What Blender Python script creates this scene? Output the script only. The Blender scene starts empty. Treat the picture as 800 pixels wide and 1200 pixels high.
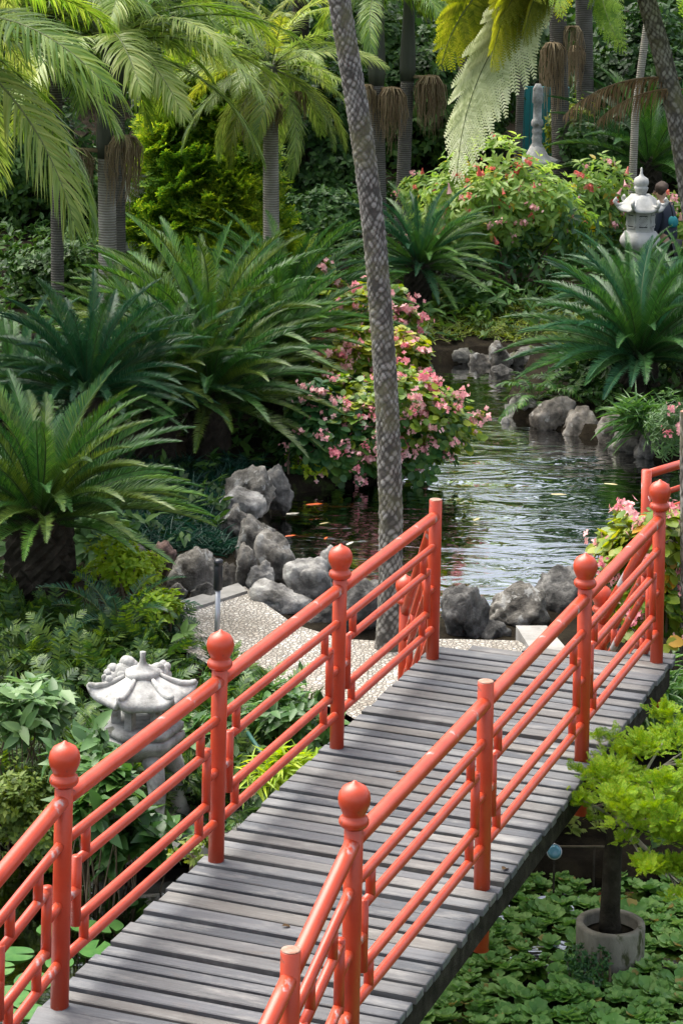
import bpy, bmesh, math, random
import numpy as np
from mathutils import Vector, Matrix

R = math.radians
sc = bpy.context.scene
COL = sc.collection
rng = np.random.default_rng(7)
random.seed(7)

# ------------------------------------------------------------------ camera
F = 2900.0                       # focal length in pixels of the 800x1200 photograph
ROLL = 0.0203
P0 = (415.34, -155.4)            # principal point: level camera, lens shifted down
CH = 4.743                       # eye height above the bridge deck (deck is z = 0)
cd = bpy.data.cameras.new('camera')
cam = bpy.data.objects.new('camera', cd)
COL.objects.link(cam)
cd.sensor_fit = 'AUTO'
cd.sensor_width = 36.0
cd.lens = F * 36.0 / 1200.0
cd.shift_x = -(P0[0] - 400) / 1200.0
cd.shift_y = (P0[1] - 600) / 1200.0
cd.clip_start = 0.1
cd.clip_end = 2000
cam.matrix_world = Matrix.Translation((0, 0, CH)) @ Matrix.Rotation(R(90), 4, 'X') @ Matrix.Rotation(ROLL, 4, 'Z')
sc.camera = cam


def ray(px, py):
    dx, dy = px - P0[0], py - P0[1]
    c, s = math.cos(ROLL), math.sin(ROLL)
    u, v = c * dx + s * dy, -s * dx + c * dy
    return u / F, -v / F


def atd(px, py, d):
    """World point seen at photo pixel (px, py), d metres in front of the eye."""
    u, v = ray(px, py)
    return Vector((u * d, d, CH + v * d))


def atz(px, py, z):
    u, v = ray(px, py)
    d = (z - CH) / v
    return Vector((u * d, d, z))


# ------------------------------------------------------------------ geometry accumulator
class G:
    def __init__(self):
        self.v, self.q, self.t, self.qm, self.tm, self.n = [], [], [], [], [], 0

    def add(self, v, q=None, t=None, m=0):
        v = np.asarray(v, float).reshape(-1, 3)
        if q is not None and len(q):
            q = np.asarray(q, int).reshape(-1, 4)
            self.q.append(q + self.n)
            self.qm.append(np.full(len(q), m))
        if t is not None and len(t):
            t = np.asarray(t, int).reshape(-1, 3)
            self.t.append(t + self.n)
            self.tm.append(np.full(len(t), m))
        self.v.append(v)
        self.n += len(v)
        return self

    def join(self, g, M=None):
        for v in g.v:
            pass
        v = np.concatenate(g.v)
        if M is not None:
            A = np.array(M)
            v = v @ A[:3, :3].T + A[:3, 3]
        for q, m in zip(g.q, g.qm):
            self.q.append(q + self.n)
            self.qm.append(m)
        for t, m in zip(g.t, g.tm):
            self.t.append(t + self.n)
            self.tm.append(m)
        self.v.append(v)
        self.n += len(v)
        return self

    def tube(self, pts, rad, seg=10, m=0, caps=True):
        pts = np.asarray([tuple(p) for p in pts], float)
        n = len(pts)
        rad = np.broadcast_to(np.asarray(rad, float), (n,))
        tan = np.gradient(pts, axis=0)
        tan /= np.linalg.norm(tan, axis=1)[:, None] + 1e-12
        up = np.array([0, 0, 1.0]) if abs(tan[0][2]) < 0.9 else np.array([1.0, 0, 0])
        a = np.cross(tan[0], up)
        a /= np.linalg.norm(a)
        ring = []
        th = np.linspace(0, 2 * np.pi, seg, endpoint=False)
        for i in range(n):
            a = a - tan[i] * np.dot(a, tan[i])
            a /= np.linalg.norm(a)
            b = np.cross(tan[i], a)
            ring.append(pts[i] + rad[i] * (np.cos(th)[:, None] * a + np.sin(th)[:, None] * b))
        v = np.concatenate(ring)
        q = []
        for i in range(n - 1):
            for j in range(seg):
                k = (j + 1) % seg
                q.append((i * seg + j, i * seg + k, (i + 1) * seg + k, (i + 1) * seg + j))
        t = []
        if caps:
            v = np.concatenate([v, pts[:1], pts[-1:]])
            for j in range(seg):
                k = (j + 1) % seg
                t.append((n * seg, k, j))
                t.append((n * seg + 1, (n - 1) * seg + j, (n - 1) * seg + k))
        return self.add(v, q, t, m)

    def lathe(self, prof, seg=24, c=(0, 0, 0), m=0, f=None):
        """prof: (r, z) from bottom to top; f(theta, r, z) -> (r, z) shapes the section."""
        th = np.linspace(0, 2 * np.pi, seg, endpoint=False)
        v = []
        for r, z in prof:
            for a in th:
                rr, zz = (r, z) if f is None else f(a, r, z)
                v.append((c[0] + rr * math.cos(a), c[1] + rr * math.sin(a), c[2] + zz))
        n = len(prof)
        q = [(i * seg + j, i * seg + (j + 1) % seg, (i + 1) * seg + (j + 1) % seg, (i + 1) * seg + j)
             for i in range(n - 1) for j in range(seg)]
        t = []
        b = len(v)
        v.append((c[0], c[1], c[2] + prof[0][1]))
        v.append((c[0], c[1], c[2] + prof[-1][1]))
        for j in range(seg):
            t.append((b, (j + 1) % seg, j))
            t.append((b + 1, (n - 1) * seg + j, (n - 1) * seg + (j + 1) % seg))
        return self.add(v, q, t, m)

    def box(self, lo, hi, M=None, m=0, bev=0.0):
        x0, y0, z0 = lo
        x1, y1, z1 = hi
        if bev:
            b = bev
            v = []
            for z, o in ((z0, b), (z0 + b, 0), (z1 - b, 0), (z1, b)):
                for x, y in ((x0 + o, y0 + o), (x1 - o, y0 + o), (x1 - o, y1 - o), (x0 + o, y1 - o)):
                    v.append((x, y, z))
            q = [(3, 2, 1, 0), (12, 13, 14, 15)]
            for k in range(3):
                for j in range(4):
                    q.append((k * 4 + j, k * 4 + (j + 1) % 4, k * 4 + 4 + (j + 1) % 4, k * 4 + 4 + j))
        else:
            v = [(x, y, z) for z in (z0, z1) for x, y in ((x0, y0), (x1, y0), (x1, y1), (x0, y1))]
            q = [(3, 2, 1, 0), (4, 5, 6, 7), (0, 1, 5, 4), (1, 2, 6, 5), (2, 3, 7, 6), (3, 0, 4, 7)]
        v = np.array(v, float)
        if M is not None:
            A = np.array(M)
            v = v @ A[:3, :3].T + A[:3, 3]
        return self.add(v, q, None, m)

    def mesh(self, name, mats, smooth=True):
        me = bpy.data.meshes.new(name)
        v = np.concatenate(self.v)
        q = np.concatenate(self.q) if self.q else np.zeros((0, 4), int)
        t = np.concatenate(self.t) if self.t else np.zeros((0, 3), int)
        me.vertices.add(len(v))
        me.vertices.foreach_set('co', v.astype(np.float32).ravel())
        loops = np.concatenate([q.ravel(), t.ravel()])
        me.loops.add(len(loops))
        me.loops.foreach_set('vertex_index', loops.astype(np.int32))
        nf = len(q) + len(t)
        me.polygons.add(nf)
        st = np.concatenate([np.arange(len(q)) * 4, len(q) * 4 + np.arange(len(t)) * 3])
        me.polygons.foreach_set('loop_start', st.astype(np.int32))
        mi = np.concatenate(self.qm + self.tm) if nf else np.zeros(0)
        me.polygons.foreach_set('material_index', mi.astype(np.int32))
        me.polygons.foreach_set('use_smooth', np.full(nf, smooth))
        me.update(calc_edges=True)
        for mm in (mats if isinstance(mats, (list, tuple)) else [mats]):
            me.materials.append(mm)
        return me

    def build(self, name, mats, parent=None, smooth=True, loc=None):
        return put(name, self.mesh(name, mats, smooth), parent, loc)


def put(name, me, parent=None, loc=None, rot=None, scl=None):
    o = bpy.data.objects.new(name, me)
    COL.objects.link(o)
    if parent is not None:
        o.parent = parent
    if loc is not None:
        o.location = loc
    if rot is not None:
        o.rotation_euler = rot
    if scl is not None:
        o.scale = (scl,) * 3 if isinstance(scl, (int, float)) else scl
    return o


def tag(o, label=None, cat=None, group=None, kind=None):
    if label:
        o['label'] = label
    if cat:
        o['category'] = cat
    if group:
        o['group'] = group
    if kind:
        o['kind'] = kind
    return o


def thing(name, label, cat, loc=(0, 0, 0), rz=0, group=None):
    o = bpy.data.objects.new(name, None)
    o.empty_display_size = 0.1
    COL.objects.link(o)
    o.location = loc
    o.rotation_euler = (0, 0, rz)
    return tag(o, label, cat, group)


# ------------------------------------------------------------------ scatter of small templates
def unit(a):
    return a / (np.linalg.norm(a, axis=-1, keepdims=True) + 1e-12)


def scatter(g, tpl, pos, d, nrm, scale, m=0, sw=None):
    """Copy template (v, q, t) to every pos; template x runs along d, z along nrm."""
    tv, tq, tt = tpl
    pos, d, nrm = np.asarray(pos, float), unit(np.asarray(d, float)), np.asarray(nrm, float)
    y = unit(np.cross(nrm, d))
    z = np.cross(d, y)
    s = np.broadcast_to(np.asarray(scale, float), (len(pos),))
    w = s if sw is None else s * sw
    v = (pos[:, None, :] + (tv[None, :, 0, None] * s[:, None, None]) * d[:, None, :]
         + (tv[None, :, 1, None] * w[:, None, None]) * y[:, None, :]
         + (tv[None, :, 2, None] * s[:, None, None]) * z[:, None, :])
    n, k = len(pos), len(tv)
    off = (np.arange(n) * k)[:, None, None]
    q = (tq[None] + off).reshape(-1, 4) if len(tq) else None
    t = (tt[None] + off).reshape(-1, 3) if len(tt) else None
    g.add(v.reshape(-1, 3), q, t, m)


def tpl_of(g):
    return (np.concatenate(g.v), np.concatenate(g.q) if g.q else np.zeros((0, 4), int),
            np.concatenate(g.t) if g.t else np.zeros((0, 3), int))


def leaf_tpl(w=0.4, fold=0.06, curl=0.12, st=(0.3, 0.65), ws=(1.0, 0.8)):
    v = [(0, 0, 0)]
    for x, k in zip(st, ws):
        h = w * 0.5 * k
        zc = -curl * x * x
        v += [(x, h, zc + fold), (x, 0, zc), (x, -h, zc + fold)]
    v.append((1, 0, -curl))
    n = len(st)
    t = [(0, 2, 1), (0, 3, 2)]
    q = []
    for i in range(n - 1):
        a, b = 1 + 3 * i, 4 + 3 * i
        q += [(a, a + 1, b + 1, b), (a + 1, a + 2, b + 2, b + 1)]
    a, e = 1 + 3 * (n - 1), 1 + 3 * n
    t += [(a, a + 1, e), (a + 1, a + 2, e)]
    return np.array(v, float), np.array(q, int).reshape(-1, 4), np.array(t, int)


LEAF = leaf_tpl()
LEAF_THIN = leaf_tpl(0.28, 0.04, 0.22)
LEAF_ROUND = leaf_tpl(0.85, 0.05, 0.1, (0.15, 0.45, 0.8), (0.75, 1.0, 0.7))
LEAF_SMALL = (np.array([(0, 0, 0), (0.45, 0.24, 0.05), (1, 0, -0.06), (0.45, -0.24, 0.05), (0.45, 0, 0)], float),
              np.array([(0, 4, 2, 1), (0, 3, 2, 4)], int), np.zeros((0, 3), int))


def pinnate(L=1.4, pairs=60, leaf=0.16, w=0.012, e0=60, bend=80, ang=(75, 30), vee=25, droop=0.1, pet=0.08,
            seed=1, segs=2, rw=0.012, prof=None, jit=0.08, power=1.2, twist=0.0):
    """A feather leaf from the origin outwards along +X: rachis (material 1) and leaflets (material 0)."""
    r = np.random.default_rng(seed)
    g = G()
    n = 60
    s = np.linspace(0, 1, n)
    th = R(e0) - R(bend) * s ** power
    dx, dz = np.cos(th), np.sin(th)
    px = np.concatenate([[0], np.cumsum((dx[1:] + dx[:-1]) / 2)]) / (n - 1) * L
    pz = np.concatenate([[0], np.cumsum((dz[1:] + dz[:-1]) / 2)]) / (n - 1) * L
    k = np.linspace(0, n - 1, 14).astype(int)
    g.tube(np.stack([px[k], np.zeros(len(k)), pz[k]], 1), rw * (1 - 0.85 * s[k]), 5, 1)
    ls = np.linspace(pet, 0.995, pairs)
    for side in (-1, 1):
        u = np.clip(ls + r.normal(0, 0.25 / pairs, pairs), 0, 1)
        P = np.stack([np.interp(u, s, px), np.zeros(pairs), np.interp(u, s, pz)], 1)
        t = np.interp(u, s, th)
        T = np.stack([np.cos(t), 0 * t, np.sin(t)], 1)
        N = np.stack([-np.sin(t), 0 * t, np.cos(t)], 1)
        Y = np.array([0, side, 0.0])
        x = (ls - pet) / (1 - pet)
        a = R(ang[0]) + (R(ang[1]) - R(ang[0])) * x + r.normal(0, jit, pairs)
        vv = R(vee) + r.normal(0, jit, pairs)
        D = np.cos(a)[:, None] * T + np.sin(a)[:, None] * (np.cos(vv)[:, None] * Y + np.sin(vv)[:, None] * N)
        ln = leaf * (np.sin(np.pi * np.clip(0.12 + 0.86 * x, 0, 1)) ** 0.6 if prof is None else prof(x)) * r.uniform(0.88, 1.1, pairs)
        W = unit(T - D * np.sum(T * D, 1, keepdims=True))
        if twist:
            B = np.cross(D, W)
            tw = r.normal(0, twist, pairs)[:, None]
            W = np.cos(tw) * W + np.sin(tw) * B
        us = np.linspace(0, 1, segs + 1)
        dr = droop * r.uniform(0.5, 1.5, pairs)
        rows = []
        for j, uu in enumerate(us):
            c = P + D * (ln * uu)[:, None]
            c[:, 2] -= dr * ln * uu ** 2
            c[:, 0:2] -= D[:, 0:2] * (0.35 * np.minimum(dr, 1.2) * ln * uu ** 2)[:, None]
            if j == segs:
                rows.append(c[:, None, :])
            else:
                h = w * 0.5 * (0.55 + 0.45 * math.sin(math.pi * min(1, 0.2 + uu))) * np.minimum(1, 0.4 + ln / leaf)
                rows.append(np.stack([c - W * h[:, None], c + W * h[:, None]], 1))
        v = np.concatenate(rows, 1)
        kk = 2 * segs + 1
        off = (np.arange(pairs) * kk)[:, None]
        q = np.concatenate([off + np.array([[2 * j, 2 * j + 1, 2 * j + 3, 2 * j + 2]]) for j in range(segs - 1)]) if segs > 1 else None
        tr = off + np.array([[2 * segs - 2, 2 * segs - 1, 2 * segs]])
        if side > 0:
            q = q[:, ::-1] if q is not None else None
            tr = tr[:, ::-1]
        g.add(v.reshape(-1, 3), q, tr, 0)
    return g


def bipinnate(L=2.2, pairs=34, pin=0.36, sub=14, e0=30, bend=110, seed=1, rw=0.014, droop=0.25, ang=(75, 45), vee=-8, tau=0):
    """Tree-fern frond: pinnae that are feather leaves themselves."""
    r = np.random.default_rng(seed)
    g = G()
    n = 60
    s = np.linspace(0, 1, n)
    th = R(e0) - R(bend) * s ** 1.15
    px = np.concatenate([[0], np.cumsum(np.cos(th))[:-1]]) / n * L
    pz = np.concatenate([[0], np.cumsum(np.sin(th))[:-1]]) / n * L
    k = np.linspace(0, n - 1, 16).astype(int)
    g.tube(np.stack([px[k], 0 * px[k], pz[k]], 1), rw * (1 - 0.85 * s[k]), 5, 1)
    tq = np.array([(0, 1, 2, 3)])
    for i in range(pairs):
        x = i / (pairs - 1)
        u = 0.1 + 0.895 * x
        P = np.array([np.interp(u, s, px), 0, np.interp(u, s, pz)])
        t = np.interp(u, s, th)
        T = np.array([math.cos(t), 0, math.sin(t)])
        N = np.array([-math.sin(t), 0, math.cos(t)])
        ln0 = pin * max(0.06, math.sin(math.pi * min(1, 0.2 + 0.8 * x)) ** 0.75)
        for side in (-1, 1):
            a = R(ang[0] + (ang[1] - ang[0]) * x) + r.normal(0, 0.05)
            v = R(vee) + r.normal(0, 0.06)
            tt_ = R(tau) * min(1, x * 3)
            Yt = math.cos(tt_) * np.array([0, 1.0, 0]) + math.sin(tt_) * N
            Nt = -math.sin(tt_) * np.array([0, 1.0, 0]) + math.cos(tt_) * N
            D = math.cos(a) * T + math.sin(a) * (math.cos(v) * side * Yt + math.sin(v) * Nt)
            ln = ln0 * r.uniform(0.9, 1.08)
            W = T - D * np.dot(T, D)
            W /= np.linalg.norm(W)
            m = max(4, int(sub * ln / pin + 3))
            uu = np.linspace(0.04, 0.98, m)
            c = P + D * (ln * uu)[:, None]
            c[:, 2] -= droop * ln * uu ** 2
            pl = ln * 0.19 * (1 - uu) ** 0.5 + 0.005
            hw = 0.56 * ln * 0.94 / m
            for sd in (-1, 1):
                tip = c + sd * W * pl[:, None] + D * (pl * 0.45)[:, None]
                tip[:, 2] -= 0.15 * pl
                vv = np.stack([c - D * hw, c + D * hw, tip + D * hw * 0.6, tip - D * hw * 0.6], 1)
                off = (np.arange(m) * 4)[:, None]
                q = off + (np.array([[0, 1, 2, 3]]) if sd > 0 else np.array([[3, 2, 1, 0]]))
                g.add(vv.reshape(-1, 3), q, None, 0)
    return g


# ------------------------------------------------------------------ materials
def newmat(name):
    m = bpy.data.materials.new(name)
    m.use_nodes = True
    nt = m.node_tree
    nt.nodes.clear()
    return m, nt


def N(nt, typ, **kw):
    n = nt.nodes.new(typ)
    for k, v in kw.items():
        if k.startswith('i_'):
            n.inputs[k[2:].replace('_', ' ')].default_value = v
        else:
            setattr(n, k, v)
    return n


def ramp(nt, stops):
    n = nt.nodes.new('ShaderNodeValToRGB')
    e = n.color_ramp.elements
    while len(e) < len(stops):
        e.new(0.5)
    for el, (p, c) in zip(e, stops):
        el.position = p
        el.color = (*c, 1) if len(c) == 3 else c
    return n


def rgb(*c):
    return c


def leaf_mat(name, cols, rough=0.45, trans=0.3, spec=0.4, noise=1.5, tcol=1.6, old=None):
    m, nt = newmat(name)
    geo = N(nt, 'ShaderNodeNewGeometry')
    oi = N(nt, 'ShaderNodeObjectInfo')
    tc = N(nt, 'ShaderNodeTexCoord')
    nz = N(nt, 'ShaderNodeTexNoise', i_Scale=noise, i_Detail=2.0)
    nt.links.new(tc.outputs['Object'], nz.inputs['Vector'])
    ad = N(nt, 'ShaderNodeMath', operation='MULTIPLY_ADD')
    nt.links.new(geo.outputs['Random Per Island'], ad.inputs[0])
    ad.inputs[1].default_value = 0.55
    nt.links.new(nz.outputs['Fac'], ad.inputs[2])
    sb = N(nt, 'ShaderNodeMath', operation='MULTIPLY_ADD')
    nt.links.new(oi.outputs['Random'], sb.inputs[0])
    sb.inputs[1].default_value = 0.3
    nt.links.new(ad.outputs[0], sb.inputs[2])
    s2 = N(nt, 'ShaderNodeMath', operation='SUBTRACT')
    nt.links.new(sb.outputs[0], s2.inputs[0])
    s2.inputs[1].default_value = 0.42
    n = len(cols)
    rp = ramp(nt, [(0.1 + 0.8 * i / max(1, n - 1), c) for i, c in enumerate(cols)])
    nt.links.new(s2.outputs[0], rp.inputs[0])
    col = rp.outputs[0]
    if old:
        gt = N(nt, 'ShaderNodeMath', operation='GREATER_THAN')
        gt.inputs[1].default_value = 1 - old[0]
        nt.links.new(geo.outputs['Random Per Island'], gt.inputs[0])
        mx = N(nt, 'ShaderNodeMix', data_type='RGBA')
        nt.links.new(gt.outputs[0], mx.inputs['Factor'])
        nt.links.new(col, mx.inputs['A'])
        mx.inputs['B'].default_value = (*old[1], 1)
        col = mx.outputs['Result']
    pr = N(nt, 'ShaderNodeBsdfPrincipled')
    pr.inputs['Roughness'].default_value = rough
    pr.inputs['Specular IOR Level'].default_value = spec
    nt.links.new(col, pr.inputs['Base Color'])
    tr = N(nt, 'ShaderNodeBsdfTranslucent')
    hs = N(nt, 'ShaderNodeHueSaturation')
    hs.inputs['Hue'].default_value = 0.485
    hs.inputs['Saturation'].default_value = 1.1
    hs.inputs['Value'].default_value = tcol
    nt.links.new(col, hs.inputs['Color'])
    nt.links.new(hs.outputs[0], tr.inputs['Color'])
    mix = N(nt, 'ShaderNodeMixShader')
    mix.inputs[0].default_value = trans
    nt.links.new(pr.outputs[0], mix.inputs[1])
    nt.links.new(tr.outputs[0], mix.inputs[2])
    out = N(nt, 'ShaderNodeOutputMaterial')
    nt.links.new(mix.outputs[0], out.inputs[0])
    return m


def solid_mat(name, cols, scale=6.0, detail=6.0, rough=0.8, spec=0.3, bump=0.3, bscale=None, dist=0.02, island=0.0, vec='Object', stretch=None,
              spots=None, metal=0.0, spots2=None, con=.22):
    """Noise-mottled surface: cols from dark to light, optional spots (scale, threshold, colour)."""
    m, nt = newmat(name)
    tc = N(nt, 'ShaderNodeTexCoord')
    v = tc.outputs[vec]
    if stretch:
        mp = N(nt, 'ShaderNodeMapping')
        mp.inputs['Scale'].default_value = stretch
        nt.links.new(v, mp.inputs['Vector'])
        v = mp.outputs[0]
    nz = N(nt, 'ShaderNodeTexNoise', i_Scale=scale, i_Detail=detail)
    nz.inputs['Roughness'].default_value = 0.65
    nt.links.new(v, nz.inputs['Vector'])
    fac = nz.outputs['Fac']
    if island:
        geo = N(nt, 'ShaderNodeNewGeometry')
        ma = N(nt, 'ShaderNodeMath', operation='MULTIPLY_ADD')
        nt.links.new(geo.outputs['Random Per Island'], ma.inputs[0])
        ma.inputs[1].default_value = island
        nt.links.new(fac, ma.inputs[2])
        sb = N(nt, 'ShaderNodeMath', operation='SUBTRACT')
        nt.links.new(ma.outputs[0], sb.inputs[0])
        sb.inputs[1].default_value = island * 0.5
        fac = sb.outputs[0]
    n = len(cols)
    rp = ramp(nt, [(0.5 - con + 2 * con * i / max(1, n - 1), c) for i, c in enumerate(cols)])
    nt.links.new(fac, rp.inputs[0])
    col = rp.outputs[0]
    for sp in (spots, spots2):
        if sp:
            n2 = N(nt, 'ShaderNodeTexNoise', i_Scale=sp[0], i_Detail=5.0)
            n2.inputs['Roughness'].default_value = 0.6
            nt.links.new(v, n2.inputs['Vector'])
            r2 = ramp(nt, [(sp[1], (0, 0, 0)), (min(1, sp[1] + 0.05), (1, 1, 1))])
            nt.links.new(n2.outputs['Fac'], r2.inputs[0])
            mx = N(nt, 'ShaderNodeMix', data_type='RGBA')
            nt.links.new(r2.outputs[0], mx.inputs['Factor'])
            nt.links.new(col, mx.inputs['A'])
            mx.inputs['B'].default_value = (*sp[2], 1)
            col = mx.outputs['Result']
    pr = N(nt, 'ShaderNodeBsdfPrincipled')
    pr.inputs['Roughness'].default_value = rough
    pr.inputs['Specular IOR Level'].default_value = spec
    pr.inputs['Metallic'].default_value = metal
    nt.links.new(col, pr.inputs['Base Color'])
    if bump:
        n3 = N(nt, 'ShaderNodeTexNoise', i_Scale=bscale or scale * 4, i_Detail=8.0)
        n3.inputs['Roughness'].default_value = 0.7
        nt.links.new(v, n3.inputs['Vector'])
        bp = N(nt, 'ShaderNodeBump')
        bp.inputs['Strength'].default_value = bump
        bp.inputs['Distance'].default_value = dist
        nt.links.new(n3.outputs['Fac'], bp.inputs['Height'])
        nt.links.new(bp.outputs[0], pr.inputs['Normal'])
    out = N(nt, 'ShaderNodeOutputMaterial')
    nt.links.new(pr.outputs[0], out.inputs[0])
    return m
# ------------------------------------------------------------------ material library
M = {}
M['cycad'] = leaf_mat('cycad_green', [(.011, .05, .014), (.026, .092, .02), (.065, .16, .03)], rough=.38, trans=.2, spec=.22)
M['cycad_blue'] = leaf_mat('cycad_blue_green', [(.01, .045, .026), (.02, .08, .036), (.045, .13, .048)], rough=.36, trans=.2, spec=.22)
M['cycad_olive'] = leaf_mat('cycad_olive_green', [(.022, .055, .01), (.06, .115, .018), (.14, .19, .035)], rough=.34, trans=.2, spec=.22)
M['cycad_bright'] = leaf_mat('cycad_bright_green', [(.016, .068, .014), (.045, .13, .02), (.115, .22, .035)], rough=.36, trans=.2, spec=.22)
M['rachis'] = solid_mat('leaf_rachis', [(.07, .1, .025), (.13, .15, .05)], 8, rough=.5, bump=0)
M['rachis_dark'] = solid_mat('cycad_rachis', [(.025, .055, .015), (.05, .09, .025)], 8, rough=.5, bump=0)
M['rachis_brown'] = solid_mat('dry_rachis', [(.12, .075, .035), (.2, .13, .07)], 8, rough=.7, bump=0)
M['palm'] = leaf_mat('palm_green', [(.05, .12, .02), (.12, .23, .03), (.26, .35, .06)], rough=.4, trans=.4, spec=.45, noise=.8)
M['palm_light'] = leaf_mat('palm_light_green', [(.1, .18, .035), (.2, .29, .06), (.34, .39, .11)], rough=.45, trans=.4, spec=.4, noise=.8)
M['palm_yellow'] = leaf_mat('palm_yellow_green', [(.07, .14, .02), (.17, .23, .03), (.3, .32, .05)], rough=.42, trans=.45, spec=.4, noise=.8)
M['fern_yellow'] = leaf_mat('tree_fern_yellow', [(.1, .15, .015), (.2, .24, .025), (.32, .33, .045)], rough=.5, trans=.45, spec=.3, noise=5)
M['fern_pale'] = leaf_mat('tree_fern_pale', [(.3, .36, .18), (.46, .51, .3), (.58, .62, .42)], rough=.5, trans=.35, spec=.35, noise=5)
M['fern_green'] = leaf_mat('tree_fern_green', [(.1, .2, .03), (.2, .32, .05), (.3, .42, .08)], rough=.5, trans=.45, spec=.3, noise=5)
M['dead_leaf'] = leaf_mat('dead_brown_leaf', [(.08, .05, .025), (.16, .1, .05), (.25, .18, .1)], rough=.8, trans=.15, spec=.1)
M['strand'] = leaf_mat('fruit_strand', [(.12, .08, .045), (.22, .16, .09), (.33, .26, .16)], rough=.8, trans=.1, spec=.1)
M['begonia'] = leaf_mat('begonia_leaf', [(.04, .11, .02), (.12, .22, .025), (.25, .31, .03), (.36, .36, .045)], rough=.4, trans=.35, noise=2.2)
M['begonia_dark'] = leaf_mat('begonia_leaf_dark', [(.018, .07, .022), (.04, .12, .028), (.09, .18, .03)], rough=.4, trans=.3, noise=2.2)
M['begonia_yellow'] = leaf_mat('begonia_leaf_yellow', [(.06, .14, .015), (.19, .26, .02), (.34, .34, .04)], rough=.4, trans=.4, noise=2.2, old=(.03, (.5, .28, .02)))
M['pink'] = leaf_mat('pink_petal', [(.68, .26, .28), (.8, .42, .41), (.86, .6, .56)], rough=.5, trans=.3, tcol=1.1)
M['pink_deep'] = leaf_mat('deep_pink_petal', [(.64, .14, .19), (.76, .28, .3), (.82, .45, .44)], rough=.5, trans=.3, tcol=1.1)
M['red_flower'] = leaf_mat('coral_petal', [(.6, .07, .05), (.72, .17, .12), (.8, .35, .28)], rough=.5, trans=.3, tcol=1.1)
M['shrub_pale'] = leaf_mat('pale_green_leaf', [(.09, .2, .035), (.2, .33, .06), (.34, .44, .11)], rough=.42, trans=.5, noise=1.2, old=(.03, (.4, .32, .03)))
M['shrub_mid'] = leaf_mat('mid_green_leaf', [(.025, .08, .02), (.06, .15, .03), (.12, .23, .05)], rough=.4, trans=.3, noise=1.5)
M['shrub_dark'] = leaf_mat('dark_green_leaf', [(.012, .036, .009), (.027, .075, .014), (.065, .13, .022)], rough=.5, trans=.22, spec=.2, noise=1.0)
M['rhodo'] = leaf_mat('soft_green_leaf', [(.05, .12, .035), (.1, .2, .06), (.2, .3, .12)], rough=.42, trans=.3, noise=2)
M['lime'] = leaf_mat('lime_needle', [(.06, .16, .01), (.17, .31, .015), (.32, .44, .03)], rough=.55, trans=.28, noise=5, spec=.2, old=(.06, (.4, .36, .03)))
M['lime_plant'] = leaf_mat('lime_leaf', [(.11, .23, .01), (.25, .38, .015), (.4, .48, .03)], rough=.5, trans=.4, noise=2)
M['conifer'] = leaf_mat('conifer_spray', [(.05, .14, .02), (.15, .27, .03), (.34, .42, .05), (.5, .52, .07)], rough=.55, trans=.5, noise=.9, spec=.2)
M['lettuce'] = leaf_mat('water_lettuce_leaf', [(.05, .15, .03), (.11, .25, .05), (.24, .39, .11)], rough=.5, trans=.3, noise=1.2, spec=.3, old=(.02, (.3, .24, .07)))
M['lilypad'] = leaf_mat('lily_pad', [(.04, .13, .03), (.08, .19, .045), (.13, .25, .075)], rough=.35, trans=.15, noise=2)
M['moss'] = leaf_mat('mossy_leaf', [(.03, .07, .01), (.09, .15, .015), (.18, .23, .03)], rough=.6, trans=.3, noise=2)
M['grass_dark'] = leaf_mat('mondo_blade', [(.008, .045, .028), (.015, .07, .04), (.03, .1, .055)], rough=.4, trans=.15)
M['fernfloor'] = leaf_mat('floor_fern', [(.008, .032, .01), (.024, .07, .013), (.1, .17, .018)], rough=.5, trans=.3, noise=1.3)
M['bark_dark'] = solid_mat('dark_bark', [(.012, .011, .008), (.035, .03, .022), (.07, .06, .045)], 9, rough=.95, bump=.8, dist=.03, spec=.1)
M['stem'] = solid_mat('woody_stem', [(.07, .055, .035), (.15, .12, .08)], 12, rough=.9, bump=.3, spec=.1)
M['twig_pale'] = solid_mat('pale_twig', [(.22, .2, .16), (.4, .37, .3)], 12, rough=.9, bump=.2, spec=.1)
M['stone'] = solid_mat('lantern_stone', [(.17, .17, .157), (.34, .337, .318), (.5, .495, .47)], 7, con=.16, rough=.92, bump=.55, bscale=60, dist=.012, spec=.15,
                       spots=(5, .6, (.15, .15, .12)), spots2=(30, .66, (.2, .2, .18)))
M['stone_pale'] = solid_mat('pale_lantern_stone', [(.26, .255, .235), (.4, .395, .37), (.52, .515, .49)], 6, rough=.9, bump=.4, bscale=50, dist=.01, spec=.15)
M['rock_grey'] = solid_mat('grey_rock', [(.045, .041, .035), (.165, .153, .132), (.37, .35, .31)], 5, detail=10, con=.14, rough=.92, bump=1.0, bscale=14, dist=.04, spec=.2,
                           spots=(7, .56, (.34, .335, .31)), spots2=(2.2, .63, (.045, .06, .02)))
M['rock_pale'] = solid_mat('pale_rock', [(.09, .086, .078), (.28, .27, .25), (.46, .45, .415)], 5, detail=10, con=.14, rough=.92, bump=.9, bscale=14, dist=.04, spec=.2,
                           spots=(10, .64, (.5, .5, .46)), spots2=(3, .64, (.08, .07, .05)))
M['rock_dark'] = solid_mat('dark_rock', [(.034, .033, .03), (.105, .1, .092), (.24, .232, .212)], 6, detail=10, con=.14, rough=.85, bump=1.0, bscale=13, dist=.04, spec=.3,
                           spots=(8, .66, (.22, .22, .2)), spots2=(3, .62, (.03, .045, .015)))
M['rock_red'] = solid_mat('reddish_rock', [(.04, .038, .03), (.14, .09, .075), (.26, .19, .165)], 7, detail=10, con=.14, rough=.9, bump=.8, bscale=18, dist=.03, spec=.2)
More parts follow.
